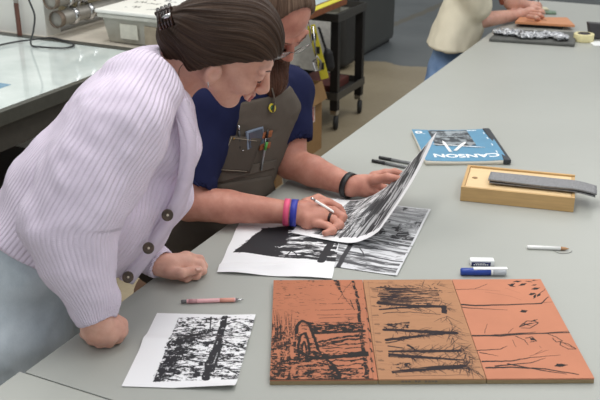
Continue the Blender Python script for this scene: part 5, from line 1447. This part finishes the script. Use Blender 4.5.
# ================================================================== person in cream T-shirt at the far end
fp_ = empty('person', (.72, 4.62, 0)); tag(fp_, 'person in cream T-shirt and blue jeans carving at the far end', 'person')
fx = np.array([.86, -.30, 0]); fx /= np.linalg.norm(fx); fy_ = np.array([.30, .86, 0]); fy_ /= np.linalg.norm(fy_)
hp = np.array(P(447, 62, 4.62)); shc = np.array(P(478, -30, 4.72))
s = S(); sr = np.array(P(476, -20, 4.46)); er = np.array(T(475, 21, .05)); wr_ = np.array(T(520, 14.5, .035))
sl = np.array(P(505, -24, 4.95)); el = np.array(T(512, 2, .10)); wl = np.array(T(527, 6, .05))
s.slabcone(hp+np.array([0, 0, .12]), shc, (.11, .07), (.15, .09), fy_, .03)
s.tube([sr, er, wr_], [.05, .045, .028], .015); s.tube([sl, el, wl], [.05, .042, .028], .015)
hd = shc+np.array([.12, -.03, .20]); RF = orth((.7, -.2, -.65), (.5, -.1, .8)); w3 = head_prims(s, hd, RF, 1.0)
s.cone(w3(-.04, 0, -.06), shc, .05, .06, .03)
s.tube([wr_, np.array(T(530, 12.5, .04))], [.028, .03], .01)
for i, (u0, v0, u1, v1) in enumerate(((532,9,541,9),(534,11.5,544,12),(534,14,543,15.5),(531,16.5,539,18))):
    s.tube([np.array(T(u0-3, v0, .05)), np.array(T((u0+u1)/2+1, (v0+v1)/2, .055)), np.array(T(u1, v1+1, .038))], [.012, .011, .0095], .005)
s.tube([np.array(T(527,10,.05)), np.array(T(536,8.5,.06)), np.array(T(543,11,.045))], [.014, .012, .010], .005)
s.tube([wl, np.array(T(533,6,.05))], [.028, .026], .01)
for k in range(4): s.tube([np.array(T(533, 3+k*2, .05)), np.array(T(539, 4+k*2, .05)), np.array(T(541, 6+k*1.8, .035))], [.012, .0105, .009], .005)
s.tube([np.array(T(529,7,.05)), np.array(T(536,9,.045))], [.012, .010], .005)
v, f = s.mesh(.006); wp(np_mesh('body', v, f, SKW), fp_)
s = S(); s.slabcone(hp+np.array([0, 0, .0]), shc, (.195, .135), (.18, .10), fy_, .04)
s.tube([sr+np.array([-.02, .02, .02]), sr*.4+er*.6], [.08, .08], .03); s.tube([sl+np.array([-.02, -.02, .02]), sl*.5+el*.5], [.08, .078], .03)
s.plane(np.array(P(442, 50, 4.5)), (-.1, 0, -1), .008); s.cone(shc+np.array([0,0,.02]), w3(-.03, 0, -.05), .06, .075, .01, 's')
v, f = s.mesh(.006); v = v+vnormals(v, f)*(folds(v, (12, 12, 7), .008, 32)+folds(v, (30, 30, 14), .004, 5))[:, None]
wp(np_mesh('t_shirt', v, f, cloth_mat('cream_cotton', rgb(222,214,192), .15, 200)), fp_)
s = S(); hj = hp+np.array([0, 0, -.04]); s.slabcone(hp+np.array([0, 0, .10]), hj+np.array([0, 0, -.08]), (.11, .07), (.165, .115), fy_, .03)
for sg in (-1, 1):
    a_ = hj+fy_*.09*sg+np.array([0, 0, -.1]); k_ = a_+fx*.02; k_[2] = .46; an = k_.copy(); an[2] = .09; s.cone(a_, k_, .095, .07, .04); s.cone(k_, an, .07, .055, .02)
v, f = s.mesh(.008); v = fuzz(v, f, 16, .008, 3); wp(np_mesh('jeans', v, f, denim('blue_denim', rgb(86,112,150), rgb(126,150,184))), fp_)
shoes(fp_, [tuple((hj+fy_*.09*sg+fx*.02)[:2]) for sg in (-1, 1)], plain('dark_shoe', rgb(50,48,48), .6), math.atan2(fx[1], fx[0]))
s = S(); s.ell(w3(-.016, 0, .04), (.108, .086, .094), RF, .01); s.ell(w3(.092, 0, -.052), (.082, .11, .098), RF, .012, 's'); s.tube([w3(-.03, -.07, -.03), w3(0, -.08, -.12), np.array(P(502, 3, 4.72))], [.02, .018, .012], .02)
v, f = s.mesh(.005); st, al = hair_attr(v, w3(0, 0, 0), RF, (-.7, 0, .6), .09); wp(np_mesh('hair', v, f, hair_mat('auburn_hair', rgb(98,50,38), rgb(134,74,56), rgb(160,98,74)), None, {'strand': st, 'along': al}), fp_)
# ================================================================== LIGHT, CAMERA
w = bpy.data.worlds.new('world'); bpy.context.scene.world = w; w.use_nodes = True
w.node_tree.nodes['Background'].inputs[0].default_value = (.93, .97, 1.0, 1); w.node_tree.nodes['Background'].inputs[1].default_value = .46
def area(name, loc, size, power, rz=ANG, colr=(1, .98, .95)):
    l = bpy.data.lights.new(name, 'AREA'); l.shape = 'RECTANGLE'; l.size, l.size_y = size; l.energy = power; l.color = colr
    o = bpy.data.objects.new(name, l); col.objects.link(o); o.location = loc; o.rotation_euler = (0, 0, rz); return o
p = W(.2, 1.2, 3.3); area('ceiling_light', p, (.5, 3.0), 34)
p = W(-1.6, 1.6, 3.3); area('ceiling_light', p, (.5, 3.0), 34)
p = W(1.9, .6, 3.3); area('ceiling_light', p, (.5, 3.0), 23)
p = W(.6, 5.2, 3.3); area('ceiling_light', p, (.5, 3.0), 28)
cam = bpy.data.cameras.new('camera'); co = bpy.data.objects.new('camera', cam); col.objects.link(co)
cam.sensor_width = 36; cam.lens = FPX*36/600; co.location = (0, 0, HC); co.rotation_euler = (PI/2-PITCH, 0, 0)
cam.clip_start = .05; cam.dof.use_dof = True; cam.dof.focus_distance = 2.2; cam.dof.aperture_fstop = 9
sc_ = bpy.context.scene; sc_.camera = co
sc_.view_settings.view_transform = 'Standard'; sc_.view_settings.look = 'None'; sc_.view_settings.exposure = 0.22; sc_.view_settings.gamma = 1
